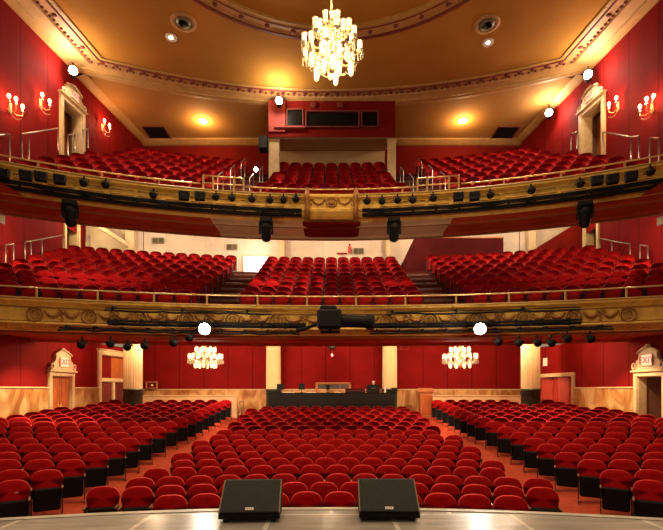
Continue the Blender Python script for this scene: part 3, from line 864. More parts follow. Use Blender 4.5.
def leaves(o, Wd, H, m, n=2, y=.16, handle=True, panels=True):
    lw = (Wd - .02) / n
    for i in range(n):
        x = -Wd / 2 + .01 + lw * (i + .5)
        b = MB(); b.bev((x, y, H / 2), (lw - .012, .05, H - .02), .006)
        if panels:
            for z0, z1 in ((.12, .44), (.5, .93)):
                zc = H * (z0 + z1) / 2; b.bev((x, y - .028, zc), (lw * .66, .02, H * (z1 - z0)), .012)
        d = b.build('door_leaf', m, o)
        if handle:
            s = 1 if i < n / 2 else -1
            b = MB(); b.tube([(x + s * lw * .38, y - .03, H * .44), (x + s * lw * .38, y - .09, H * .44)], .014, 6); b.ball((x + s * lw * .38, y - .1, H * .44), .035, 8, 6); b.bev((x + s * lw * .38, y - .028, H * .44), (.06, .012, .22), .004)
            b.build('door_handle', M['brass'], d)
def niche(o, Wd, H, dep, m):
    b = MB(); w = Wd / 2
    b.add([(-w, .0, 0), (-w, dep, 0), (-w, dep, H), (-w, 0, H), (w, 0, 0), (w, dep, 0), (w, dep, H), (w, 0, H)], [(0, 1, 2, 3), (4, 7, 6, 5), (1, 5, 6, 2), (0, 4, 5, 1), (3, 2, 6, 7)])
    return b.build('recess', m, o)
def dims(k):
    ya, yb, za, zb = D[k]; return (ya + yb) / 2, (yb - ya) / UY, za, zb - za
# closed pedimented exit, picture left
ym, Wd, z0, H = dims('sl')
o = on_wall('left', ym, z0, 'door_1', 'brown double exit door under a cream pediment, set in marble, side wall at picture left', 'door', kind='structure')
frame_parts(o, Wd, H); pediment(o, Wd, H + .14, .78); leaves(o, Wd, H, M['door'], 2, .07); niche(o, Wd, H, .3, M['corridor'])
# tall doors with transom
ym, Wd, z0, H = dims('tl')
o = on_wall('left', ym, z0, 'door_2', 'tall dark red doors with transom in a cream frame behind the outer fluted column', 'door', kind='structure')
frame_parts(o, Wd, H, .17); zt = H * .62
b = MB(); b.bev((0, .08, zt), (Wd, .14, .16), .02); b.bev((0, .10, zt / 2), (.14, .12, zt), .02); b.build('transom_bar', M['frame'], o)
b = MB(); b.bev((-Wd * .25, .2, (zt + H) / 2), (Wd * .5 - .02, .04, H - zt - .1), .01); b.build('transom_panel', M['wallplain'], o)
b = MB(); b.bev((Wd * .25, .2, (zt + H) / 2), (Wd * .5 - .02, .04, H - zt - .1), .01); b.build('transom_panel', M['door'], o)
leaves(o, Wd, zt - .08, M['curtain'], 2, .15); niche(o, Wd, H, .35, M['corridor'])
# open pedimented exit, picture right
ym, Wd, z0, H = dims('sr')
o = on_wall('right', ym, z0, 'door_3', 'open exit doorway with lit EXIT pediment, side wall at picture right', 'door', kind='structure')
frame_parts(o, Wd, H); pediment(o, Wd, H + .14, .78); n_ = niche(o, Wd, H, 2.2, M['corridor'])
b = MB(); b.bev((Wd / 2 - .12, .75, H / 2), (.05, Wd * .48, H - .05), .008, .12); d_ = b.build('door_leaf', M['door'], o)
b = MB(); b.bev((Wd / 2 - .17, .95, H * .42), (.03, .5, .05), .008, .12); b.build('push_bar', M['steel'], d_)
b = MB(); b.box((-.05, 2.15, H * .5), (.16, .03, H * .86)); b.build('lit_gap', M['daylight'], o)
# red folding door, picture right
ym, Wd, z0, H = dims('tr')
o = on_wall('right', ym, z0, 'door_4', 'red folding door in cream frame beside the outer fluted column, picture right', 'door', kind='structure')
b = MB()
for s in (-1, 1): b.bev((s * (Wd / 2 + .05), -.02, H / 2), (.13, .14, H), .015)
b.bev((0, -.02, H + .07), (Wd + .24, .16, .16), .015); b.build('door_frame', M['frame'], o)
for i in range(5):
    lw = Wd / 5; x = -Wd / 2 + lw * (i + .5)
    b = MB(); b.bev((x, .14, H / 2), (lw * .97, .04, H - .02), .006, (.30 if i % 2 else -.30)); b.build('door_leaf', M['doorred'], o)
niche(o, Wd, H, .35, M['corridor'])
# exits of the two upper tiers
for k, side, num, lb in (('bl', 'left', 5, 'cream framed exit with lit pediment beside the top tier, picture left'), ('br', 'right', 6, 'cream framed exit with lit pediment beside the top tier, picture right'), ('ml', 'left', 7, 'cream framed doorway beside the middle tier, picture left'), ('mr', 'right', 8, 'cream framed doorway beside the middle tier, picture right')):
    ym, Wd, z0, H = dims(k)
    o = on_wall(side, ym, z0, 'door_%d' % num, lb, 'door', kind='structure')
    if k[0] == 'm': o.location.x = AX * (-1 if side == 'left' else 1); o.rotation_euler.z = pi / 2 if side == 'left' else -pi / 2
    frame_parts(o, Wd, H, .16, .4); niche(o, Wd, H, 1.4, M['corridor'])
    if k[0] == 'b': pediment(o, Wd, H + .14, .62)
    b = MB(); b.bev((.28 * Wd * (1 if side == 'left' else -1), .6, H / 2), (Wd * .42, .05, H - .04), .008); d_ = b.build('door_leaf', M['door'], o)
    b = MB(); b.bev((.28 * Wd * (1 if side == 'left' else -1), .565, H * .45), (Wd * .32, .03, .05), .01); b.build('push_bar', M['brass'], d_)
    point('corridor_lamp', o.matrix_world @ Vector((0, 0, 0)), 0) if False else None

# ------------------------------------------------------------------ rear of the stalls
o = tag(bpy.data.objects.new('window_1', None), 'orange wood framed grey window in the rear wall behind the mixing desk', 'window', kind='structure'); COL.objects.link(o)
xa, xb = (315.5 - CX) * 21.78 / F, (351 - CX) * 21.78 / F; o.location = ((xa + xb) / 2, 21.74, Z(-.25)); w_ = xb - xa; h_ = .62
b = MB(); b.bev((0, 0, h_ - .045), (w_, .1, .09), .012); b.bev((0, 0, .04), (w_, .1, .08), .012)
for s in (-1, 1): b.bev((s * (w_ / 2 - .055), 0, h_ / 2), (.11, .1, h_), .012)
b.build('window_frame', M['wood'], o)
b = MB(); b.box((0, .02, h_ / 2), (w_ - .2, .03, h_ - .12)); b.build('pane', M['greyglass'], o)
b = MB()
for s in (-.18, .18): b.bev((s * w_, -.0, h_ / 2), (.03, .05, h_ - .14), .005)
b.build('mullion', M['grille'], o)

o = thing('notice_case', 'small lit wooden notice case on the dado beside the outer column', 'notice case', ((151.7 - CX) * 21.6 / F, 21.6, Z(.06)))
b = MB()
for s in (-1, 1): b.bev((s * .25, 0, .17), (.05, .12, .34), .01)
b.bev((0, 0, .32), (.5, .12, .05), .01); b.bev((0, 0, .025), (.5, .12, .05), .01); b.build('case_frame', M['wood'], o)
b = MB(); b.box((0, .03, .17), (.46, .03, .27)); b.build('back_panel', M['wallplain'], o)
b = MB(); b.box((.02, -.0, .17), (.10, .02, .08)); b.build('white_tag', M['white'], o)

fx = (426 - CX) * 21.2 / F; f0 = floor_z(fx, 21.2)
o = thing('usher_lectern', 'orange wooden usher lectern at the end of the low cream wall', 'lectern', (fx, 21.2, f0))
hh = Z(-.10) - f0
b = MB(); b.bev((0, 0, hh / 2), (.60, .3, hh), .012); bo = b.build('body', M['wood'], o)
b = MB(); b.bev((0, -.16, hh * .5), (.44, .02, hh * .8), .01); b.build('front_panel', M['door'], o)
b = MB(); b.bev((0, -.02, hh + .05), (.74, .42, .05), .012, 0, .25); b.bev((0, .12, hh + .14), (.74, .04, .10), .01); b.build('sloped_top', M['wood'], o)

for nm, xa, xb, lb in (('parapet', 141, 237, 'low cream wall behind the last stalls row, picture left'), ('parapet', 432.5, 523, 'low cream wall behind the last stalls row, picture right')):
    Yp = 20.85; x0, x1 = (xa - CX) * Yp / F, (xb - CX) * Yp / F
    b = MB(); n = 6
    zt = Z(-.30)
    for i in range(n):
        u, v = x0 + (x1 - x0) * i / n, x0 + (x1 - x0) * (i + 1) / n
        zb_ = min(floor_z(u, Yp), floor_z(v, Yp)) - .05
        b.box(((u + v) / 2, Yp, (zb_ + zt) / 2), (v - u, .12, zt - zb_))
    o = b.build(nm, M['cream']); tag(o, lb, 'low wall', 'low walls behind the stalls', 'structure')
    b = MB(); b.bev(((x0 + x1) / 2, Yp, zt + .03), (x1 - x0 + .06, .2, .06), .015); b.build('cap', M['frame'], o)
for px, lb in ((240, 'thin steel post and rail at the aisle end of the low cream wall, picture left'), (411, 'thin steel post and rail by the aisle between desk column and lectern')):
    x = (px - CX) * 20.6 / F; f0 = floor_z(x, 20.6)
    o = thing('queue_rail', lb, 'rail', (x, 20.6, f0))
    MB().tube([(0, 0, 0), (0, 0, .85)], .025, 8).build('post', M['steel'], o); MB().tube([(0, 0, .83), (0, .9, .83)], .02, 8).build('rail', M['steel'], o)
    MB().tube([(0, .9, -.02), (0, .9, .83)], .025, 8).build('post', M['steel'], o)

# mixing desk
f0 = floor_z(0, 20.55); dz = Z(-.16) - f0
o = thing('mixing_desk', 'long black draped mixing desk between the two middle columns', 'mixing desk', (0, 20.62, f0))
b = MB(); n = 90
rows = [[(-2.85 + 5.7 * i / n, -.26 + .02 * sin(i * 1.9) * k - .02 * k, z) for i in range(n + 1)] for z, k in ((dz, 0), (dz - .1, .6), (dz * .5, 1), (.0, 1.2))]
b.grid(rows, True)
for s in (-1, 1): b.box((s * 2.84, 0, dz / 2), (.03, .5, dz))
b.build('black_drape', M['black'], o)
b = MB(); b.bev((0, 0, dz + .015), (5.8, .56, .04), .01); b.build('table_top', M['blackgloss'], o)
b = MB(); b.prism([(-.28, 0), (.28, 0), (.28, .16), (.20, .2), (-.28, .06)], -.75, .75)
c_ = MB(); c_.add([(1.08 + y * .6, x, dz + .035 + z) for x, y, z in b.v], b.f); k_ = c_.build('console', M['blackgloss'], o)
b = MB()
for i in range(14):
    for j in range(3): b.box((.69 + i * .06, -.2 + j * .14, dz + .035 + .085 + j * .035), (.018, .03, .014))
b.build('fader', M['grille'], k_)
def on_desk(px, name, lb, cat, grp=None, dy=0.0): return thing(name, lb, cat, ((px - CX) * 20.6 / F, 20.62 + dy, f0 + dz + .039), 0, grp)
def monitor(px, lb, w=.32, h=.26, lift=.14):
    o = on_desk(px, 'computer_monitor', lb, 'monitor', 'screens on the mixing desk', .12)
    MB().bev((0, 0, .01), (.18, .13, .02), .004).build('foot', M['black'], o); MB().tube([(0, .02, .02), (0, .02, lift + .05)], .016, 6).build('stand', M['black'], o)
    s = MB().bev((0, 0, lift + h / 2), (w, .04, h), .008).build('screen_case', M['black'], o); MB().box((0, .022, lift + h / 2), (w - .03, .004, h - .03)).build('screen', M['screen'], s)
monitor(280, 'black monitor on the mixing desk, nearest the picture-left column'); monitor(301.5, 'black monitor in the middle of the mixing desk, seen from behind', .28, .28); monitor(328, 'narrow black monitor on the mixing desk in front of the grey window', .16, .24)
o = on_desk(373, 'equipment_case', 'bulky black equipment case near the picture-right end of the desk', 'case')
MB().bev((0, 0, .17), (.58, .4, .34), .02).build('body', M['black'], o); MB().bev((0, -.0, .355), (.5, .34, .03), .01).build('lid', M['black'], o)
b = MB(); b.tube([(-.1, -.2, .2), (-.1, -.24, .2), (.1, -.24, .2), (.1, -.2, .2)], .012, 6); b.build('handle', M['grille'], o)
o = on_desk(394, 'equipment_case', 'small black case at the picture-right end of the desk, against the column', 'case'); MB().bev((0, 0, .1), (.24, .3, .2), .015).build('body', M['black'], o); MB().bev((0, 0, .21), (.25, .31, .03), .008).build('lid', M['black'], o)
for i, (px, w_, lb) in enumerate(((289, .55, 'white script sheets spread on the desk between the two taller monitors'), (311.5, .45, 'white sheets on the desk between middle and narrow monitors'), (338, .28, 'white sheets on the desk in front of the grey window'))):
    o = MB().bev((0, 0, .012), (w_, .26, .02), .003, .05).build('paper_sheet', M['paper']); o.location = ((px - CX) * 20.6 / F, 20.52, f0 + dz + .037); tag(o, lb, 'paper', 'papers on the mixing desk')
    b = MB(); b.bev((0, 0, .03), (w_ * .8, .012, .012), .003, .02); b.build('pencil', M['wood'], o)
for px, lb in ((365, 'white water bottle on the desk at the picture-right end, beside the bulky black case'), (373.5, 'white cup on top of the bulky black case')):
    top = px > 370
    o = on_desk(px, 'water_bottle' if not top else 'paper_cup', lb, 'bottle' if not top else 'cup')
    if top: o.location.z += .372; MB().lathe([(.04, 0), (.055, .13), (.058, .135)], n=14).build('cup', M['white'], o); MB().lathe([(.06, .135), (.06, .15), (.03, .16)], n=14).build('lid', M['white'], o)
    else: o.location.x += .92; MB().lathe([(.045, 0), (.05, .01), (.05, .2), (.02, .26), (.02, .28)], n=14).build('bottle', M['white'], o); MB().lathe([(.022, .28), (.022, .31)], n=12).build('cap', M['redbox'], o)

# ------------------------------------------------------------------ stage monitors
def wedge(px, yf, rz, lb):
    x = (px - CX) * yf / F
    o = thing('stage_monitor', lb, 'loudspeaker', (x, yf, SZ), rz, 'floor monitors on the stage lip')
    w = .275
    side = [(0, .035), (.0, .075), (.335, .315), (.40, .315), (.44, .26), (.44, .03), (.02, .03)]
    b = MB(); n = len(side)
    vs = [(-w, y, z) for y, z in side] + [(w, y, z) for y, z in side]
    b.add(vs, [tuple(range(n)), tuple(reversed(range(n, 2 * n)))] + [(i, n + i, n + (i + 1) % n, (i + 1) % n) for i in range(n)])
    b.build('cabinet', M['black'], o)
    a = atan2(.24, .335)
    MM = Matrix.Translation((0, .1675, .195)) @ Matrix.Rotation(a, 4, 'X')
    def put(c, d, bv, name, m, par):
        q = MB(); q.bev(c, d, bv); q.v = [tuple(MM @ Vector(p)) for p in q.v]; return q.build(name, m, par)
    g = put((0, 0, .008), (.535, .395, .018), .006, 'grille', M['speaker'], o)
    put((0, -.16, .0205), (.075, .030, .006), .002, 'badge', M['white'], g)
    for i in (-1, 0, 1): put((i * .02, -.16, .0245), (.010, .014, .003), .001, 'badge_mark', M['grille'], g)
    for s in (-1, 1):
        for yy in (.06, .38): MB().lathe([(.025, 0), (.025, .03)], (s * .22, yy, 0), 10).build('rubber_foot', M['blackgloss'], o)
        put((s * .271, 0, .006), (.012, .40, .03), .004, 'edge_strip', M['grille'], o)
wedge(249, 4.07, .05, 'black wedge floor monitor on the stage lip, nearer the picture left')
wedge(389.6, 4.10, -.02, 'black wedge floor monitor on the stage lip, nearer the picture right')

# ------------------------------------------------------------------ chandeliers
def chandelier(loc, S, tiers, rod, lb, grp, drops=60, stem=(.75, -.75)):
    o = thing('crystal_chandelier', lb, 'chandelier', loc, 0, grp)
    t, bt = stem
    pr = [(.0, bt), (.05, bt + .03), (.09, bt + .12), (.05, bt + .2), (.03, bt + .28), (.07, bt + .4), (.13, bt + .5), (.07, bt + .6), (.03, bt + .7), (.04, (t + bt) / 2 + .2), (.09, t - .3), (.05, t - .2), (.03, t - .1), (.06, t - .04), (.02, t)]
    pr = sorted(pr, key=lambda p: p[1])
    MB().lathe([(r * S, z * S) for r, z in pr], n=14).build('stem', M['brass'], o)
    MB().tube([(0, 0, t * S), (0, 0, rod)], .018, 6).build('hanging_rod', M['brass'], o)
    MB().lathe([(.02, rod - .12), (.10, rod - .08), (.16, rod - .01)], n=16).build('canopy', M['brass'], o)
    ends = []
    for (n, r, z, ph, up, gh) in tiers:
        for i in range(n):
            a = 2 * pi * (i + ph) / n; c, s = cos(a), sin(a)
            P = [(.05, z - .02), (r * .35, z - .12), (r * .7, z - .13), (r * .95, z - .05), (r, z + .02)]
            ar = MB().tube([(c * q * S, s * q * S, w * S) for q, w in P], .013 * S + .002, 5).build('arm', M['brass'], o)
            x, y, zz = c * r * S, s * r * S, z * S
            MB().lathe([(.012 * S, .0), (.06 * S, .02 * S), (.065 * S, .03 * S), (.02 * S, .035 * S)], (x, y, zz), 10).build('drip_pan', M['crystal'], ar)
            g = [(.024, .03), (.044, .07), (.048, .14), (.036, .22), (.050, .25 + gh), (.044, .25 + gh)] if up else [(.02, -.3), (.05, -.26), (.055, -.12), (.03, -.02)]
            MB().lathe([(q * S, w * S) for q, w in g], (x, y, zz), 10).build('lamp_glass', M['lamp'], ar)
            if up: MB().tube([(x + .054 * S * cos(2 * pi * k / 10), y + .054 * S * sin(2 * pi * k / 10), zz + (.25 + gh) * S) for k in range(10)], .010 * S, 4, closed=True).build('glass_rim', M['brass'], ar)
            ends.append((x, y, zz, a))
    b = MB(); rnd = random.Random(3)
    for x, y, zz, a in ends:
        for k in range(5):
            w = 2 * pi * k / 5; px_, py_ = x + .06 * S * cos(w), y + .06 * S * sin(w)
            b.ball((px_, py_, zz - .05 * S), (.011 * S, .011 * S, .05 * S), 5, 3)
            b.ball((px_, py_, zz - .12 * S), (.014 * S, .014 * S, .03 * S), 5, 3)
    for (n, r, z, ph, up, gh) in tiers:
        for i in range(n):
            a0 = 2 * pi * (i + ph) / n; a1 = 2 * pi * (i + 1 + ph) / n
            for k in range(1, 9):
                tt = k / 9; q0 = Vector((cos(a0), sin(a0), 0)) * r; q1 = Vector((cos(a1), sin(a1), 0)) * r
                p = q0.lerp(q1, tt); p.z = z - .02 - .14 * (1 - (2 * tt - 1) ** 2)
                b.ball(p * S, .013 * S, 5, 3)
    oo = b.build('crystal_drops', M['crystal'], o); oo['kind'] = 'stuff'
cy = 9.3
chandelier((0, cy, Z(7.2)), 1.0, [(6, .25, .24, .0, True, -.05), (7, .44, .04, .3, True, -.05), (9, .59, -.20, .0, True, -.05), (6, .43, -.32, .3, False, 0), (4, .16, -.38, .1, False, 0)], CE - Z(7.2), 'great crystal chandelier with glass chimneys hanging from the round ceiling moulding', 'crystal chandeliers', stem=(.62, -.66))
for px, nm in ((205.5, 'crystal chandelier under the middle tier above the picture-left stalls block'), (460, 'crystal chandelier under the middle tier above the picture-right stalls block')):
    Yc = 17.8; x = (px - CX) * Yc / F
    chandelier((x, Yc, Z(1.30)), 1.05, [(8, .36, .16, .0, True, -.06), (14, .60, -.10, .3, True, -.06), (8, .38, -.12, .1, False, 0)], Z(2.28) - Z(1.30), nm, 'crystal chandeliers', stem=(.42, -.42))
    point('chandelier_light', (x, Yc, Z(1.35)), L_LOWCH, WHITE, .5)
point('chandelier_light', (0, cy, Z(6.95)), L_BIGCH, (1, .76, .42), .3)

# ------------------------------------------------------------------ wall sconces
def sconce(px, py, n, lb):
    side = 'left' if px < CX else 'right'; y = wall_d(px); z = hz(py, y)
    o = on_wall(side, y, z, 'wall_sconce', lb, 'wall light', 'candle sconces beside the top tier')
    MB().bev((0, -.02, 0), (.12, .04, .34), .015).build('backplate', M['brass'], o)
    xs = {2: (-.17, .17), 3: (-.26, 0, .26)}[n]
    for i, x in enumerate(xs):
        dz = .08 if (n == 3 and i == 1) else 0
        a = MB().tube([(0, -.04, -.05), (x * .5, -.14, -.16), (x, -.22, -.1), (x, -.22, .02 + dz)], .012, 6).build('arm', M['brass'], o)
        MB().lathe([(.01, .0), (.05, .02), (.02, .03), (.018, .12)], (x, -.22, .02 + dz), 10).build('candle', M['white'], a)
        MB().ball((x, -.22, .02 + dz + .17), (.05, .05, .075), 8, 6).build('flame_bulb', M['candle'], a)
    b = MB()
    for i in range(9):
        t = -1 + i / 4; b.ball((.26 * t, -.16, -.2 - .12 * (1 - t * t)), (.014, .014, .022), 5, 3)
    b.build('crystal_swag', M['crystal'], o)
    sg = -1 if side == 'left' else 1
    point('sconce_light', (sg * (wx(y) - .42), y - .05, z + .15), L_SCONCE, (1, .55, .28), .08)
sconce(9.5, 108, 3, 'three-candle sconce nearest the picture-left edge'); sconce(40, 104, 2, 'two-candle sconce between the left-edge sconce and the exit pediment')
sconce(102, 128, 2, 'small two-candle sconce behind the exit at the picture-left top tier'); sconce(618.5, 107, 2, 'two-candle sconce beside the exit at the picture-right top tier')
sconce(653, 108, 3, 'three-candle sconce nearest the picture-right edge')

# ------------------------------------------------------------------ bright flood lamps
def flood(x, y, z, lb, e, r=.15, aim=None, wall=None):
    o = thing('spotlight', lb, 'spotlight', (x, y, z), atan2(x, y) * -1, 'bright lamps facing the stage')
    Mx = Matrix.Rotation(pi / 2, 4, 'X')
    MB().lathe([(r * .55, -.32), (r * .8, -.28), (r * .96, -.05), (r * .98, 0), (r * .98, .012)], (0, 0, 0), 18, Mx).build('lamp_housing', M['black'], o)
    MB().lathe([(r * 1.0, .006), (r * .99, .04), (r * .85, .10), (r * .5, .15), (.01, .165)], (0, 0, 0), 18, Mx).build('lens', M['flood'], o)
    MB().tube([(-r * 1.15, .12, 0), (-r * 1.15, .12, r * 1.5), (r * 1.15, .12, r * 1.5), (r * 1.15, .12, 0)], .016, 6).build('yoke', M['black'], o)
    MB().tube([(0, .12, r * 1.5), (0, .12, r * 1.5 + .18)], .02, 6).build('clamp', M['black'], o)
    d = Vector((x, y, 0)).normalized()
    point('flood_light', (x - d.x * .22, y - d.y * .22, z - .02), e, WHITE, r * .6)
def wall_flood(px, py, inset, lb, e, r=.14):
    y = wall_d(px) - .75; z = hz(py, y); x = (px - CX) * y / F
    flood(x, y, z, lb, e, r)
wall_flood(73, 71, .4, 'glaring flood lamp above the exit at the picture-left top tier', L_FLOOD)
wall_flood(588, 75, .4, 'glaring flood lamp above the exit at the picture-right top tier', L_FLOOD)
wall_flood(549, 113, .4, 'glaring flood lamp farther back on the picture-right top tier wall', L_FLOOD)
y = 18.1; flood((279 - CX) * y / F, y, hz(101, y), 'glaring flood lamp on the corner of the projection booth', L_FLOOD, .14)
y = 17.2; flood((256 - CX) * y / F, y, hz(170, y), 'small bright lamp between the handrails of the top tier aisle', L_FLOOD * .15, .07)
for px, lb in ((204.5, 'glaring spotlight on the middle tier front above the picture-left chandelier'), (480, 'glaring spotlight on the middle tier front above the picture-right chandelier')):
    x, y, _ = arc_at(MZ, px, -.95); flood(x, y, hz(329, y), lb, L_FLOOD * .7, .16)

# ------------------------------------------------------------------ projection booth
bx0, bx1, by = (268 - CX) * 18.6 / F, (395 - CX) * 18.6 / F, 18.6
zb0, zb1 = hz(137, by), CE - .30
o = tag(bpy.data.objects.new('projection_booth', None), 'red projection booth with dark windows under the ceiling at the rear', 'booth', kind='thing'); COL.objects.link(o); o.location = (0, by, zb0)
b = MB(); dd = REAR - by - .1; hh = zb1 - zb0
b.add([(x, y, z) for x in (bx0, bx1) for y, z in ((0, 0), (0, hh), (dd, hh), (dd, 1.15))], [(0, 1, 2, 3), (7, 6, 5, 4), (0, 4, 5, 1), (1, 5, 6, 2), (2, 6, 7, 3), (3, 7, 4, 0)]); b.build('booth_body', M['wallplain'], o)
b = MB(); b.add([(bx0, .1, .03), (bx1, .1, .03), (bx1, dd, 1.13), (bx0, dd, 1.13), (bx0, .1, .0), (bx1, .1, .0), (bx1, dd, 1.10), (bx0, dd, 1.10)], [(0, 1, 2, 3), (7, 6, 5, 4), (0, 4, 5, 1), (1, 5, 6, 2), (2, 6, 7, 3), (3, 7, 4, 0)]); b.build('underside', M['cream'], o)
def pxw(a, c, d, e, nm, mm, dep=.06, par=None):
    xa, xb = (a - CX) * by / F, (c - CX) * by / F; za, zc = hz(e, by) - zb0, hz(d, by) - zb0
    f = MB()
    for s in (xa, xb): f.bev((s, -.03, (za + zc) / 2), (.05, .1, zc - za + .05), .008)
    for s in (za, zc): f.bev(((xa + xb) / 2, -.03, s), (xb - xa + .05, .1, .05), .008)
    fr = f.build('window_frame', M['maroon'], o); MB().box(((xa + xb) / 2, -.012, (za + zc) / 2), (xb - xa, .02, zc - za)).build('pane', mm, fr)
pxw(287, 303, 110, 127, 'window', M['darkglass']); pxw(306, 359, 112, 127.5, 'window', M['darkglass']); pxw(361.5, 378, 112, 127.5, 'window', M['darkglass'])
for px in (313, 340):
    xx = (px - CX) * by / F; MB().bev((xx, -.04, hz(106, by) - zb0), (.22, .08, .2), .01).build('port_cover', M['maroon'], o)
b = MB(); b.bev(((290 - CX) * by / F, -.06, hz(128.5, by) - zb0), (1.3, .14, .06), .01); b.build('ledge', M['pink'], o)
b = MB(); b.box(((277 - CX) * by / F, -.03, (zb1 - zb0) / 2 + .1), (.68, .06, zb1 - zb0 - .2)); b.build('side_panel', M['pink'], o)  # pink colour paints the flood lamp's light onto this panel
for a, c, lb in ((269, 279.5, 'cream pillar under the picture-left corner of the projection booth'), (387.5, 395.5, 'cream pillar under the picture-right corner of the projection booth')):
    yy = 18.82; xa, xb = (a - CX) * 18.8 / F, (c - CX) * 18.8 / F
    zf_ = Z(BROWS[4][1] - TOP) - .1
    b = MB(); b.bev(((xa + xb) / 2, yy, (zf_ + zb0) / 2), (xb - xa, .22, zb0 - zf_ - .002), .015); q = b.build('booth_pillar', M['frame']); tag(q, lb, 'pillar', 'pillars of the projection booth', 'structure')
    b = MB(); b.bev(((xa + xb) / 2, yy, zb0 - .06), (xb - xa + .06, .26, .1), .01); b.build('capital', M['frame'], q)
b = MB(); b.box((0, 21.6, (zb0 + 1.0 + Z(9.5)) / 2), (5.1, .1, zb0 + 1.0 - Z(9.5)))
tag(b.build('wall_rear_booth', M['cream']), 'cream wall under the projection booth behind the last top tier row', 'wall', kind='structure')
o = thing('loudspeaker', 'black loudspeaker hung on the picture-left side of the booth pillar', 'loudspeaker', ((263.5 - CX) * 18.7 / F, 18.7, hz(151, 18.7)))
MB().bev((0, 0, .28), (.34, .36, .58), .03, 0, -.12).build('cabinet', M['black'], o); MB().bev((0, -.19, .28), (.3, .02, .5), .01, 0, -.12).build('grille', M['speaker'], o); MB().tube([(0, .1, .55), (.1, .1, .72)], .02, 6).build('bracket', M['black'], o)

# ------------------------------------------------------------------ rails
def guard_rail(A, dr, hrail, hbase, step, lb, gaps=()):
    o = thing('guard_rail', lb, 'rail', (0, arc(A, 0, dr), Z(hbase)), 0, 'brass guard rails of the tiers')
    oy, oz = arc(A, 0, dr), Z(hbase); xl = xlim(A, dr, .05)
    segs = []; a = -xl
    for g0, g1 in sorted(gaps): segs.append((a, g0)); a = g1
    segs.append((a, xl))
    for u, v in segs:
        n = max(4, int((v - u) / .3))
        MB().tube([(u + (v - u) * i / n, arc(A, u + (v - u) * i / n, dr) - oy, Z(hrail) - oz) for i in range(n + 1)], .024, 8).build('rail', M['brass'], o)
    x = -int(xl / step) * step + step / 2 - step
    while x < xl:
        if abs(x) < xl - .1 and not any(g0 - .02 < x < g1 + .02 for g0, g1 in gaps):
            b = MB(); b.bev((x, arc(A, x, dr) - oy, (Z(hrail) - oz) / 2 - .01), (.055, .03, Z(hrail) - oz - .02), .006, atan2(-x, arc(A, x, dr) - A['yc']))
            b.bev((x, arc(A, x, dr) - oy, .012), (.12, .09, .024), .005); b.build('post', M['goldline'], o)
        x += step
guard_rail(MZ, -.03, 2.92, 2.62, 1.53, 'brass guard rail on posts along the middle tier front')
guard_rail(BL, -.02, 6.50, 6.30, 1.52, 'brass guard rail on posts along the top tier front', gaps=((-4.12, -2.78), (2.72, 4.08)))
def rail_frame(A, xa, xb, dr, zb_, zt, lb, grp):
    ya_, yb_ = arc(A, xa, dr), arc(A, xb, dr); xm, ym_ = (xa + xb) / 2, (ya_ + yb_) / 2; L_ = hypot(xb - xa, yb_ - ya_)
    o = thing('aisle_gate_rail', lb, 'rail', (xm, ym_, Z(zb_)), atan2(yb_ - ya_, xb - xa), grp); h = zt - zb_
    for x in (-L_ / 2, -L_ / 2 + .3, L_ / 2 - .3, L_ / 2): MB().bev((x, 0, h / 2), (.06, .05, h), .008).build('post', M['goldline'], o)
    for z in (h - .02, h * .5): MB().tube([(-L_ / 2, 0, z), (L_ / 2, 0, z)], .024, 8).build('rail', M['brass'], o)
rail_frame(BL, -4.05, -2.82, .02, 6.30, 6.80, 'double rail gate across the picture-left aisle of the top tier', 'aisle gates of the top tier')
rail_frame(BL, 2.76, 4.02, .02, 6.30, 6.80, 'double rail gate across the picture-right aisle of the top tier', 'aisle gates of the top tier')
# hand rails climbing the aisles of the top tier
for sg, sd in ((-1, 'left'), (1, 'right')):
    for e, en, xo in ((0, 'centre block', 2.93), (1, 'side block', 4.02)):
        for k in (1, 3, 5):
            if e == 0 and k > 4: continue
            d0, h0 = BROWS[k]; d1, h1 = BROWS[k + 1]
            xx = sg * (xo - .05 * k)
            y0_, y1_ = arc(BL, xx, d0 - 14.6) - .1, arc(BL, xx, d1 - 14.6) - .1
            o = thing('aisle_handrail', f"{ORD[k // 2]} handrail hoop of the picture-{sd} top tier aisle, along the {en}", 'handrail', (xx, y0_, Z(h0 - TOP)), 0, 'handrails of the top tier aisles')
            dz_ = h1 - h0; dy = y1_ - y0_
            MB().tube([(0, 0, 0), (0, 0, .85), (0, .06, .92), (0, dy - .06, .92 + dz_ * .9), (0, dy, .9 + dz_), (0, dy, dz_)], .016, 8).build('hoop', M['steel'], o)
            for q in ((0, 0, .0), (0, dy, dz_)): MB().lathe([(.06, 0), (.06, .012), (.025, .03)], q, 10).build('floor_flange', M['steel'], o)
# half steps in the aisles
b = MB()
for rws, A, base, xs in ((MROWS, MZ, 14.1, (3.2, 4.44)), (BROWS, BL, 14.6, (2.85, 4.08))):
    for k in range(len(rws) - 1):
        (d0, h0), (d1, h1) = rws[k], rws[k + 1]
        for sg in (-1, 1):
            xm = sg * (xs[0] + xs[1] - (.08 * k if A is BL else .02 * k)) / 2; w_ = (xs[1] - xs[0]) * .94
            y1_ = arc(A, xm, d1 - .30 - base); b.bev((xm, y1_ - .16, Z(h0 - TOP) + (h1 - h0) / 4), (w_, .30, (h1 - h0) / 2), .012, atan2(-xm, y1_ - A['yc']))
tag(b.build('aisle_stairs', mat('stair_nosing', (.13, .045, .03), .6, var=.3, scale=6)), 'dark stair treads in the aisles of the two upper tiers', 'stairs', kind='structure')
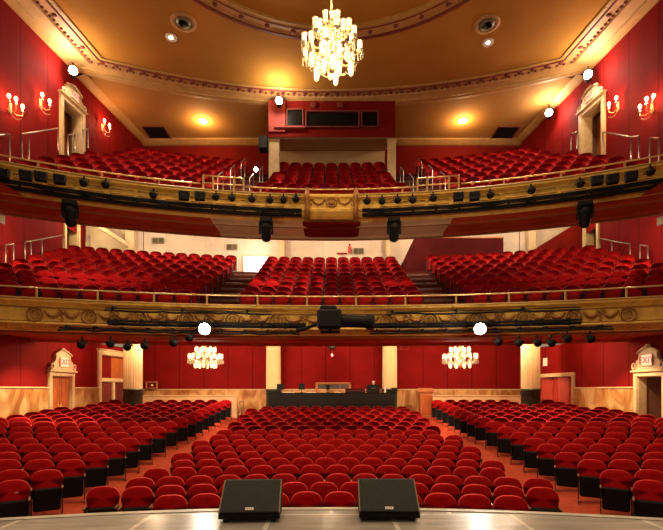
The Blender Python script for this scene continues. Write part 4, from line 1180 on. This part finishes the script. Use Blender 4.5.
# rails beside the side exits
def side_rail(pts, lb, r=.024):
    o = thing('exit_handrail', lb, 'handrail', pts[0][0], 0, 'steel rails beside the side exits'); b0 = Vector(pts[0][0])
    P = [Vector(p) - b0 for p, h in pts]; Tt = [Vector(p) - b0 + Vector((0, 0, h)) for p, h in pts]
    MB().tube(Tt, r, 8).build('top_rail', M['steel'], o)
    for p, t in zip(P, Tt): MB().tube([p, t], r, 8).build('post', M['steel'], o)
def wp(px, py, inset):   # a point on a line parallel to the wall, inset metres inside it
    y = (AX - inset) * F / abs(px - CX) if py > 200 else (11.725 - inset) / (abs(px - CX) / F + .121)
    return ((px - CX) * y / F, y, hz(py, y))
def rail_px(posts, inset, lb):
    P = []
    for px, pt, pb in posts:
        t = wp(px, pt, inset); bb_ = wp(px, pb, inset); P.append((bb_, t[2] - bb_[2]))
    side_rail(P, lb)
rail_px([(22, 134, 168), (29, 133, 166), (58, 128.5, 150)], .3, 'steel rail running up to the top tier exit, picture left')
rail_px([(-4, 135, 165), (9.5, 134.5, 162)], .3, 'short steel rail at the picture-left edge of the top tier')
rail_px([(603, 132, 152), (631, 137, 163), (639, 136, 164)], .3, 'steel rail running up to the top tier exit, picture right')
rail_px([(650, 138, 165), (659, 138, 167)], .3, 'short steel rail at the picture-right edge of the top tier')
rail_px([(25, 242, 262), (31, 241, 264), (42, 239, 262), (63, 235, 252)], .3, 'steel rail running up to the doorway of the middle tier, picture left')
rail_px([(5.5, 245, 266), (13.5, 244, 265)], .3, 'steel hoop at the picture-left edge of the middle tier')
rail_px([(600, 238, 258), (612, 241, 260), (630, 244, 264)], .3, 'steel rail running up to the doorway of the middle tier, picture right')
rail_px([(640, 245, 264), (648, 246, 266)], .3, 'steel hoop beside the middle tier rail, picture right')
rail_px([(68, 135, 155), (75, 134, 152)], .3, 'small steel hoop in front of the top tier exit, picture left')
rail_px([(83, 130, 150), (88, 129, 148)], .3, 'small steel hoop behind the top tier exit, picture left')
rail_px([(571, 134, 150), (577, 132, 149)], .3, 'small steel hoop in front of the top tier exit, picture right')
rail_px([(86, 236, 250), (90, 235, 249)], .3, 'small steel hoop behind the middle tier doorway, picture left')

# ------------------------------------------------------------------ lighting pipes and fixtures
def light_pipe(A, dr, xa, xb, hs, lb, grp, r=.035, cl=.7):
    o = thing('lighting_pipe', lb, 'lighting pipe', (0, 0, 0), 0, grp); n = max(6, int((xb - xa) / .3))
    pts = lambda h, d: [(xa + (xb - xa) * i / n, arc(A, xa + (xb - xa) * i / n, dr + d), Z(h)) for i in range(n + 1)]
    for h, d in hs: MB().tube(pts(h, d), r, 8).build('pipe', M['black'], o)
    b = MB(); rnd = random.Random(int(xa * 10) + 99); p = pts(hs[0][0], -.02)
    m_ = []
    for i, q in enumerate(p):
        m_.append((q[0], q[1], q[2] - .04 - .05 * rnd.random()))
    b.tube(m_, .03, 5); b.build('cable_bundle', M['black'], o)
    x = xa + .2
    while x < xb:
        b = MB(); y = arc(A, x, dr); h0, h1 = max(h for h, d in hs) + .05, min(h for h, d in hs) - .05
        b.bev((x, y, Z((h0 + h1) / 2)), (.06, .05, h0 - h1), .006); b.bev((x, y - dr * .0 + abs(dr) / 2 * .8, Z(h0)), (.04, abs(dr) * .8, .035), .005); b.build('clamp', M['black'], o); x += cl
G1 = 'dark lighting pipes along the tier fronts'
xlb = xlim(BL, -.22, .08)
light_pipe(BL, -.22, -xlb, -.95, [(5.74, 0), (5.60, .05)], 'double lighting pipe along the top tier front, picture left of the cartouche', G1, .055)
light_pipe(BL, -.22, .98, xlb, [(5.74, 0), (5.60, .05)], 'double lighting pipe along the top tier front, picture right of the cartouche', G1, .055)
def mzx(px): return arc_at(MZ, px, -.3)[0]
light_pipe(MZ, -.3, mzx(107), mzx(306), [(2.02, 0), (1.92, .05)], 'lighting pipe on the middle tier front, picture left of the follow spot', G1, .035)
light_pipe(MZ, -.3, mzx(366), mzx(582), [(2.02, 0), (1.92, .05)], 'lighting pipe on the middle tier front, picture right of the follow spot', G1, .035)
light_pipe(MZ, -.3, mzx(58), mzx(300), [(1.78, .05)], 'thin lower pipe under the middle tier front, picture left', G1, .024)
light_pipe(MZ, -.3, mzx(370), mzx(613), [(1.80, .05)], 'thin lower pipe under the middle tier front, picture right', G1, .024)
light_pipe(MZ, -.3, mzx(105), mzx(272), [(2.38, .0)], 'thin upper pipe on the middle tier front, picture left', G1, .018, 1.9)
light_pipe(MZ, -.3, mzx(386), mzx(580), [(2.38, .0)], 'thin upper pipe on the middle tier front, picture right', G1, .018, 1.9)

RX = Matrix.Rotation(pi / 2, 4, 'X')
def par_can(lit=False):
    o = thing('stage_lamp', 'x', 'stage light')
    T_ = Matrix.Rotation(pi / 2 + .35, 4, 'X')
    MB().lathe([(.05, -.22), (.085, -.18), (.095, -.02), (.11, .0), (.11, .06)], (0, -.05, -.20), 14, T_).build('can', M['black'], o)
    MB().lathe([(.1, .035), (.06, .05), (.005, .055)], (0, -.05, -.20), 14, T_).build('lens', M['lensdark'], o)
    MB().tube([(-.125, -.02, -.2), (-.125, 0, -.05), (.125, 0, -.05), (.125, -.02, -.2)], .013, 5).build('yoke', M['black'], o)
    MB().bev((0, 0, -.02), (.05, .05, .09), .006).build('clamp', M['black'], o)
    return o
def led_panel():
    o = thing('stage_lamp', 'x', 'stage light')
    MB().bev((0, -.03, -.2), (.34, .16, .32), .02, 0, -.15).build('housing', M['black'], o)
    b = MB()
    for i in range(4):
        for j in range(4): b.lathe([(.032, .0), (.028, .012), (.004, .014)], (-.115 + .077 * i, -.12, -.305 + .075 * j), 8, RX)
    b.build('lens_array', M['lensdark'], o)
    MB().tube([(-.19, -.02, -.2), (-.19, 0, -.02), (.19, 0, -.02), (.19, -.02, -.2)], .014, 5).build('yoke', M['black'], o)
    return o
def moving_head():
    o = thing('moving_head_light', 'x', 'stage light')
    MB().bev((0, 0, -.08), (.40, .30, .16), .03).build('base', M['black'], o)
    b = MB()
    for s in (-1, 1): b.bev((s * .20, 0, -.32), (.07, .16, .42), .025)
    b.bev((0, 0, -.17), (.44, .18, .08), .02); b.build('yoke', M['black'], o)
    T_ = Matrix.Rotation(.45, 4, 'X')
    MB().lathe([(.04, -.34), (.13, -.32), (.16, -.2), (.15, 0), (.17, .12), (.13, .22), (.05, .24)], (0, 0, -.42), 16, T_).build('head', M['black'], o)
    MB().lathe([(.115, -.355), (.06, -.365), (.004, -.368)], (0, 0, -.42), 14, T_).build('lens', M['lensdark'], o)
    return o
PROT = {}
def fixture(kind, x, y, z, yaw, lb, grp, sc=1.0):
    if kind not in PROT: o = PROT[kind] = {'par': par_can, 'led': led_panel, 'head': moving_head}[kind]()
    else: o = copy_tree(PROT[kind])
    o.location = (x, y, z); o.rotation_euler = (0, 0, yaw); o.scale = (sc,) * 3
    tag(o, lb, 'stage light', grp)
BLX = [(3, 175, 'led'), (26, 177, 'led'), (41, 178, 'led'), (60, 181, 'led'), (84, 184, 'par'), (106, 186, 'par'), (153.5, 196, 'par'), (184, 197, 'led'), (200, 197.5, 'led'), (216, 198, 'par'), (232, 199, 'par'), (252, 200, 'par'), (270, 201, 'par'), (283.5, 201, 'par'), (296, 200, 'par')]
BRX = [(367, 202, 'par'), (382, 202, 'par'), (397.5, 201, 'par'), (412.5, 201, 'par'), (433, 199, 'par'), (458.5, 198, 'led'), (474.5, 197.5, 'led'), (490, 196, 'par'), (531, 191.5, 'par'), (580, 185, 'par'), (597, 182, 'led'), (612.5, 180.5, 'led'), (631, 178, 'led'), (650, 173, 'par')]
KN = {'par': 'black round stage lamp', 'led': 'black square stage lamp'}
for lst, sd in ((list(reversed(BLX)), 'left'), (BRX, 'right')):
    for i, (px, py, kd) in enumerate(lst):
        x, y, a = arc_at(BL, px, -.32)
        fixture(kd, x, y, hz(py, y) + .2, a, f"{KN[kd]} on the top tier front, {ORD[i]} {sd} of the cartouche", 'lamps along the top tier front', .98 if kd == 'par' else .86)
for px, py, lb in ((70, 211, 'moving head lamp under the top tier front, nearest the picture-left edge'), (266, 224, 'moving head lamp under the top tier front, just left of the cartouche'), (394, 226, 'moving head lamp under the top tier front, just right of the cartouche'), (585, 213, 'moving head lamp under the top tier front, nearest the picture-right edge')):
    x, y, a = arc_at(BL, px, -.25); fixture('head', x, y, Z(5.44), a, lb, 'moving head lamps under the top tier', .95)
MLX = [(82, 345), (111, 344), (128, 347), (145, 346), (174, 343), (190, 338)]
MRX = [(498, 342), (519, 343), (537, 343), (551, 343), (567, 339), (590, 339)]
for lst, sd in ((list(reversed(MLX)), 'left'), (MRX, 'right')):
    for i, (px, py) in enumerate(lst):
        x, y, a = arc_at(MZ, px, -.5)
        fixture('par', x, y, hz(py, y) + .2, a, f"stage lamp below the middle tier front, {ORD[i]} outward from the picture-{sd} spotlight", 'lamps below the middle tier front', 1.0)
# follow spot in the middle
x, y, a = arc_at(MZ, 330, -.85)
o = thing('follow_spot', 'big black follow spot projector on the middle of the middle tier front', 'stage light', (x, y, hz(329, y)))
MB().bev((-.02, .12, .30), (.72, .5, .56), .06).build('lamp_house', M['black'], o)
MB().bev((-.05, .12, .62), (.5, .36, .14), .04).build('vent_cowl', M['black'], o)
MB().lathe([(.20, 0), (.21, .12), (.19, .2), (.19, .75), (.23, .8), (.23, 1.0), (.17, 1.02)], (.3, .1, .26), 16, Matrix.Rotation(pi / 2 + .04, 4, 'Y')).build('lens_tube', M['black'], o)
MB().tube([(-.3, .12, .2), (-.55, .1, .1), (-.75, .1, .02), (-1.0, .15, -.02)], .06, 6).build('cable_loom', M['black'], o)
MB().tube([(0, .12, .05), (0, .12, -.12)], .06, 8).build('mount', M['black'], o)
MB().bev((0, .3, -.05), (.6, .3, .06), .01).build('bracket', M['black'], o)
# hanging microphone under the middle tier
yy = 19.2; x = (332 - CX) * yy / F
o = thing('hanging_dome_camera', 'dark dome with a small white drop hanging from the stalls ceiling centre', 'camera', (x, yy, Z(1.55)))
MB().lathe([(.02, .73), (.03, .5), (.16, .44), (.16, .3), (.12, .2), (.02, .16)], n=16).build('dome', M['black'], o)
MB().tube([(0, 0, .16), (0, 0, -.02)], .008, 5).build('cord', M['grille'], o); MB().ball((0, 0, -.07), (.05, .05, .07), 10, 7).build('white_drop', M['white'], o)

# ------------------------------------------------------------------ ceiling fittings
def ceil_px(px, py, h): y = h * F / (HY - py); return (px - CX) * y / F, y
for px, py, lb in ((171, 38, 'recessed ceiling downlight beside the picture-left grille'), (488, 43, 'recessed ceiling downlight beside the picture-right grille')):
    x, y = ceil_px(px, py, CE - EYE - .03); o = thing('recessed_downlight', lb, 'downlight', (x, y, CE - .001), 0, 'recessed downlights in the ceiling')
    MB().lathe([(.14, -.02), (.19, -.03), (.20, 0), (.14, 0)], n=20).build('trim_ring', M['white'], o); MB().lathe([(.14, -.018), (.01, -.022)], n=20).build('lamp_disc', M['down'], o)
    spot('downlight', (x, y, CE - .12), (x * .85, y, 0), L_DOWN, 120, .9, WHITE, .12)
for px, py, lb in ((203, 121, 'glowing downlight in the rear ceiling, picture left of the booth'), (463, 120.5, 'glowing downlight in the rear ceiling, picture right of the booth')):
    h = CE - EYE - .30; x, y = ceil_px(px, py, h); o = thing('recessed_downlight', lb, 'downlight', (x, y, CE - .281), 0, 'recessed downlights in the ceiling')
    MB().lathe([(.15, -.03), (.2, -.04), (.22, 0), (.15, 0)], n=20).build('trim_ring', M['white'], o); MB().lathe([(.15, -.03), (.08, -.06), (.01, -.07)], n=20).build('lamp_disc', M['down'], o)
    point('downlight', (x, y, CE - .60), L_REARDOWN, (1, .66, .3), .12)
for px, py, lb in ((183.5, 22, 'round louvred ceiling vent, picture left of the round moulding'), (487, 24, 'round louvred ceiling vent, picture right of the round moulding')):
    x, y = ceil_px(px, py, CE - EYE); o = thing('ceiling_vent', lb, 'vent', (x, y, CE - .001), 0, 'round vents in the ceiling')
    MB().lathe([(.42, 0), (.42, -.02), (.30, -.04), (.29, -.03)], n=28).build('rim', M['cornice'], o)
    for r in (.28, .21, .14, .07): MB().lathe([(r, -.03), (r - .015, -.02), (r - .05, -.05), (r - .045, -.06)], n=24).build('louvre', M['grille'], o)
    MB().lathe([(.3, -.012), (.01, -.013)], n=24).build('backing', M['black'], o)
for px, py, lb in ((157, 132.5, 'black rectangular opening in the rear ceiling, picture left'), (505, 132.5, 'black rectangular opening in the rear ceiling, picture right')):
    h = CE - EYE - .28; x, y = ceil_px(px, py, h); o = thing('ceiling_hatch', lb, 'hatch', (x, y, CE - .281), 0, 'black openings in the rear ceiling')
    MB().box((0, 0, -.01), (.95, .95, .02)).build('dark_panel', M['black'], o)
    b = MB()
    for s in (-1, 1): b.bev((s * .49, 0, -.02), (.05, 1.02, .04), .008); b.bev((0, s * .49, -.02), (.95, .05, .04), .008)
    b.build('hatch_frame', M['maroon'], o)

# ------------------------------------------------------------------ rear of the middle tier
for px, w_, lb in ((131, .42, 'cream pilaster behind the picture-left seats of the middle tier'), (281.5, .3, 'cream pilaster at the rear of the picture-left middle tier aisle'), (531, .36, 'bright cream pilaster behind the picture-right seats of the middle tier'), (388, .2, 'slim cream pilaster behind the centre seats of the middle tier')):
    y = 21.5; b = MB(); b.bev(((px - CX) * y / F, y, Z(6.6)), (w_, .34, 3.0), .015); q = b.build('rear_pilaster', M['mezzwall' if False else 'cream']); tag(q, lb, 'pilaster', 'pilasters behind the middle tier', 'structure')
    b = MB(); b.bev(((px - CX) * y / F, y, Z(5.2)), (w_ + .06, .40, .16), .01); b.build('plinth', M['cream'], q)
b = MB(); b.add([(3.35, 20.95, Z(5.0)), (8.9, 20.95, Z(5.0)), (8.9, 20.95, Z(7.05)), (3.85, 20.95, Z(7.05)), (3.35, 20.95, Z(6.0)), (3.35, 21.75, Z(5.0)), (8.9, 21.75, Z(5.0)), (8.9, 21.75, Z(7.05)), (3.85, 21.75, Z(7.05)), (3.35, 21.75, Z(6.0))], [(0, 1, 2, 3, 4), (9, 8, 7, 6, 5), (2, 7, 8, 3), (3, 8, 9, 4), (4, 9, 5, 0), (1, 6, 7, 2)])
b.v = [(x if x < 4.6 else min(x, 8.0), y, z) for x, y, z in b.v]
o = b.build('partition_stair', M['deepred']); tag(o, 'dark red stair enclosure at the rear of the middle tier, picture right', 'partition', kind='structure')
MB().bev((5.9, 20.93, Z(7.08)), (4.2, .12, .06), .012).build('cap_rail', M['wood'], o)
for sg, nm, sd in ((-1, 'left_middle', 'left'), (1, 'right_middle', 'right')):
    b = MB(); x = sg * AX; ya, yb = 20.1, 21.05
    for y0_, y1_, z0_, z1_ in ((11.0, ya, 1.6, 8.6), (yb, REAR, 1.6, 8.6), (ya, yb, 7.3, 8.6)):
        b.add([(x, y0_, Z(z0_)), (x, y1_, Z(z0_)), (x, y1_, Z(z1_)), (x, y0_, Z(z1_))], [(0, 1, 2, 3)])
    tag(b.build('wall_' + nm, M['wallseam']), f'red panelled side wall beside the middle tier, picture {sd}', 'wall', kind='structure')
    b = MB(); b.add([(sg * 8.8, 10.9, Z(5.53)), (x, 10.9, Z(5.53)), (x, 14.0, Z(5.53)), (sg * 8.8, 14.6, Z(5.53))], [(0, 1, 2, 3)])
    tag(b.build('ceiling_' + nm, M['soffit']), f'red ceiling over the wall end of the middle tier, picture {sd}', 'ceiling', kind='structure')
    point('landing_light', (sg * 11.0, 20.4, Z(7.6)), 55 if sg < 0 else 22, (1, .78, .42), .12)
    point('under_tier_light', (sg * 10.6, 15.6, Z(5.45)), L_MID * .9, WARM, .1)  # unseen lamp added to brighten wall and seats
    point('under_tier_light', (sg * 9.2, 20.3, Z(7.4)), 28, WHITE, .1)  # unseen lamp added to brighten the rear pilaster
b = MB(); b.prism([(9.5, Z(5.2)), (9.5, Z(6.6)), (11.6, Z(7.9)), (11.88, Z(7.9)), (11.88, Z(5.2))], 21.3, 21.6)
tag(b.build('partition_flight', M['wallplain']), 'red sloping stair side behind the middle tier, picture right', 'partition', kind='structure')
b = MB(); b.add([(-11.3, 21.0, Z(7.85)), (-11.3, 21.7, Z(7.85)), (-9.6, 21.7, Z(6.75)), (-9.6, 21.0, Z(6.75)), (-11.3, 21.0, Z(8.05)), (-11.3, 21.7, Z(8.05)), (-9.6, 21.7, Z(6.95)), (-9.6, 21.0, Z(6.95))], [(3, 2, 1, 0), (4, 5, 6, 7), (0, 1, 5, 4), (2, 3, 7, 6), (1, 2, 6, 5), (3, 0, 4, 7)])
tag(b.build('stair_soffit', M['cream']), 'sloping cream underside of a stair behind the middle tier, picture left', 'stair soffit', kind='structure')
for px, py, w_, h_, lb in ((158, 240.5, .55, .24, 'olive wall vent behind the picture-left middle tier block'), (232, 247, .48, .24, 'olive wall vent above the picture-left aisle of the middle tier'), (358.5, 251, .46, .24, 'olive wall vent behind the middle tier centre block')):
    y = 21.72; o = thing('wall_vent', lb, 'vent', ((px - CX) * y / F, y, hz(py, y)), 0, 'wall vents behind the middle tier')
    b = MB()
    for s in (-1, 1): b.bev((s * w_ / 2, 0, 0), (.04, .05, h_), .006); b.bev((0, 0, s * h_ / 2), (w_, .05, .04), .006)
    b.bev((0, 0, 0), (.04, .05, h_), .006); b.build('vent_frame', M['vent'], o)
    b = MB()
    for i in range(5): b.box((0, .0, -h_ / 2 + h_ * (i + .5) / 5), (w_, .03, .02), 0, .5)
    b.build('louvre', M['vent'], o); MB().box((0, .03, 0), (w_, .01, h_)).build('backing', M['black'], o)
y = 21.7; o = thing('fire_extinguisher', 'small red extinguisher on the rear wall beside the olive vent', 'extinguisher', ((349.5 - CX) * y / F, y - .05, hz(253.5, y)))
MB().lathe([(.06, 0), (.075, .03), (.075, .3), (.03, .36), (.03, .4)], n=12).build('cylinder', M['redbox'], o); MB().bev((0, -.03, .42), (.1, .05, .03), .005).build('handle', M['black'], o)
y = 21.72; x = (343 - CX) * y / F
o = thing('wall_shelf', 'small red shelf board on the rear wall left of the extinguisher', 'shelf', (x, y - .06, hz(253.6, y))); MB().bev((-.05, 0, 0), (.5, .16, .03), .006).build('board', M['redbox'], o); MB().bev((-.05, .05, -.06), (.04, .06, .1), .006).build('bracket', M['redbox'], o)
o = thing('wall_vent', 'red brown vent on the cream soffit beam, picture right of centre', 'vent', ((437.5 - CX) * 21.7 / F, 21.72, Z(7.25)), 0, None); MB().bev((0, 0, 0), (.5, .04, .2), .01).build('vent_frame', M['maroon'], o); MB().box((0, -.015, 0), (.4, .02, .12)).build('louvre', M['vent'], o)
# notices and small wall signs
o = on_wall('right', wall_d(545.5), hz(362, wall_d(545.5)), 'wall_notice', 'white square notice on the red wall above the folding door', 'notice', dn=.015)
MB().bev((0, 0, 0), (.30, .02, .34), .004).build('notice_board', M['white'], o); MB().bev((0, -.012, 0), (.24, .006, .28), .002).build('paper', M['paper'], o)
for px, py, sd in ((.5, 219, 'left'), (661.5, 221, 'right')):
    o = on_wall(sd, wall_d(px), hz(py, wall_d(px)), 'wall_notice', f'white lamp box on the side wall at the picture-{sd} edge below the top tier', 'lamp box', dn=.03); MB().bev((0, 0, 0), (.22, .06, .26), .01).build('box', M['white'], o); MB().bev((0, -.035, 0), (.16, .01, .18), .004).build('diffuser', M['crystal'], o)
for px, py, lb in ((397, 347.5, 'small white edged plate on the rear wall beside the picture-right desk column'), (404.5, 347.5, 'white edged plate farther from the picture-right desk column')):
    o = thing('wall_plate', lb, 'plate', ((px - CX) * 21.75 / F, 21.78, hz(py, 21.75)), 0, None); b = MB()
    for s in (-1, 1): b.bev((s * .17, 0, 0), (.02, .03, .18), .004); b.bev((0, 0, s * .08), (.36, .03, .02), .004)
    b.build('plate_frame', M['pink'], o); MB().box((0, .005, 0), (.33, .015, .15)).build('plate', M['wallplain'], o)

# ------------------------------------------------------------------ unseen lamps added over the house and under the tiers
for x in (-5.6, -2.2, 2.2, 5.6):
    for y in (6.0, 10.6):
        spot('house_light', (x, y, CE - .15), (x * .8, y + 1.6, 0), L_HOUSE * 1.1, 82, .7, WARM, .25)  # unseen spots added in the ceiling to light the stalls
for x in (-7.2, -3.6, 0, 3.6, 7.2): point('under_tier_light', (x, 19.0, Z(7.0)), L_MID * (1.25 if abs(x) < 5 else 1), WHITE, .12)  # unseen lamps added to brighten the middle tier's rear wall and rows
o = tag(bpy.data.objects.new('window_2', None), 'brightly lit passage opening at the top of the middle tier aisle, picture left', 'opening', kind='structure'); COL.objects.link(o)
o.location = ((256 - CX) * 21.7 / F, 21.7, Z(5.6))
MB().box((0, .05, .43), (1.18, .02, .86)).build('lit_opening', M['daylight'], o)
f = MB()
for s in (-1, 1): f.bev((s * .62, 0, .45), (.06, .12, .92), .01)
f.bev((0, 0, .89), (1.3, .12, .06), .01); f.build('opening_frame', M['cream'], o)
point('aisle_light', (-3.7, 20.9, Z(6.6)), 25, (1, .9, .8), .2)
for x in (-7.0, -3.6, 0, 3.6, 7.0): point('stalls_light', (x, 18.6 - .08 * abs(x), Z(2.1)), L_STALL, WARM, .1)  # unseen lamps added in the recess to brighten the rear rows
for x in (-7.5, -2.6, 2.6, 7.5): point('stalls_light', (x, arc(MZ, x, 3.3), Z(2.15)), L_STALL * .6, WARM, .08)  # more unseen lamps added behind the soffit ring
for x in (-8.6, 8.6): spot('wall_wash', (x, 14.0, Z(1.55)), (x * 1.06, 14.6, 0), L_STALL * 1.6, 110, .5, WARM, .08)  # unseen spots added to brighten the side walls and doors
# unseen spots added under the soffits to throw light pools on seats
def beam(src, to, e, ang, r=.03): spot('lamp_beam', src, to, e, ang, .25, (1, .74, .55), r)

for to, e, ang in (((2.7, 16.4, 1.7), 60, 62), ((6.6, 15.2, 1.8), 60, 62), ((-8.0, 13.6, 1.7), 60, 60), ((-3.0, 17.2, 1.7), 25, 75)):
    beam((to[0] * .95, arc(MZ, to[0] * .95, .5), Z(1.56)), to, e * 11, ang)
for x, y, z, e in ((-1.6, 15.9, 3.4, 110), (2.2, 15.6, 3.4, 45), (-8.2, 14.4, 3.7, 90), (8.4, 14.4, 3.7, 40)):
    beam((x, arc(BL, x, .8), Z(5.42)), (x, y + .9, Z(z)), e * 2.6, 85)
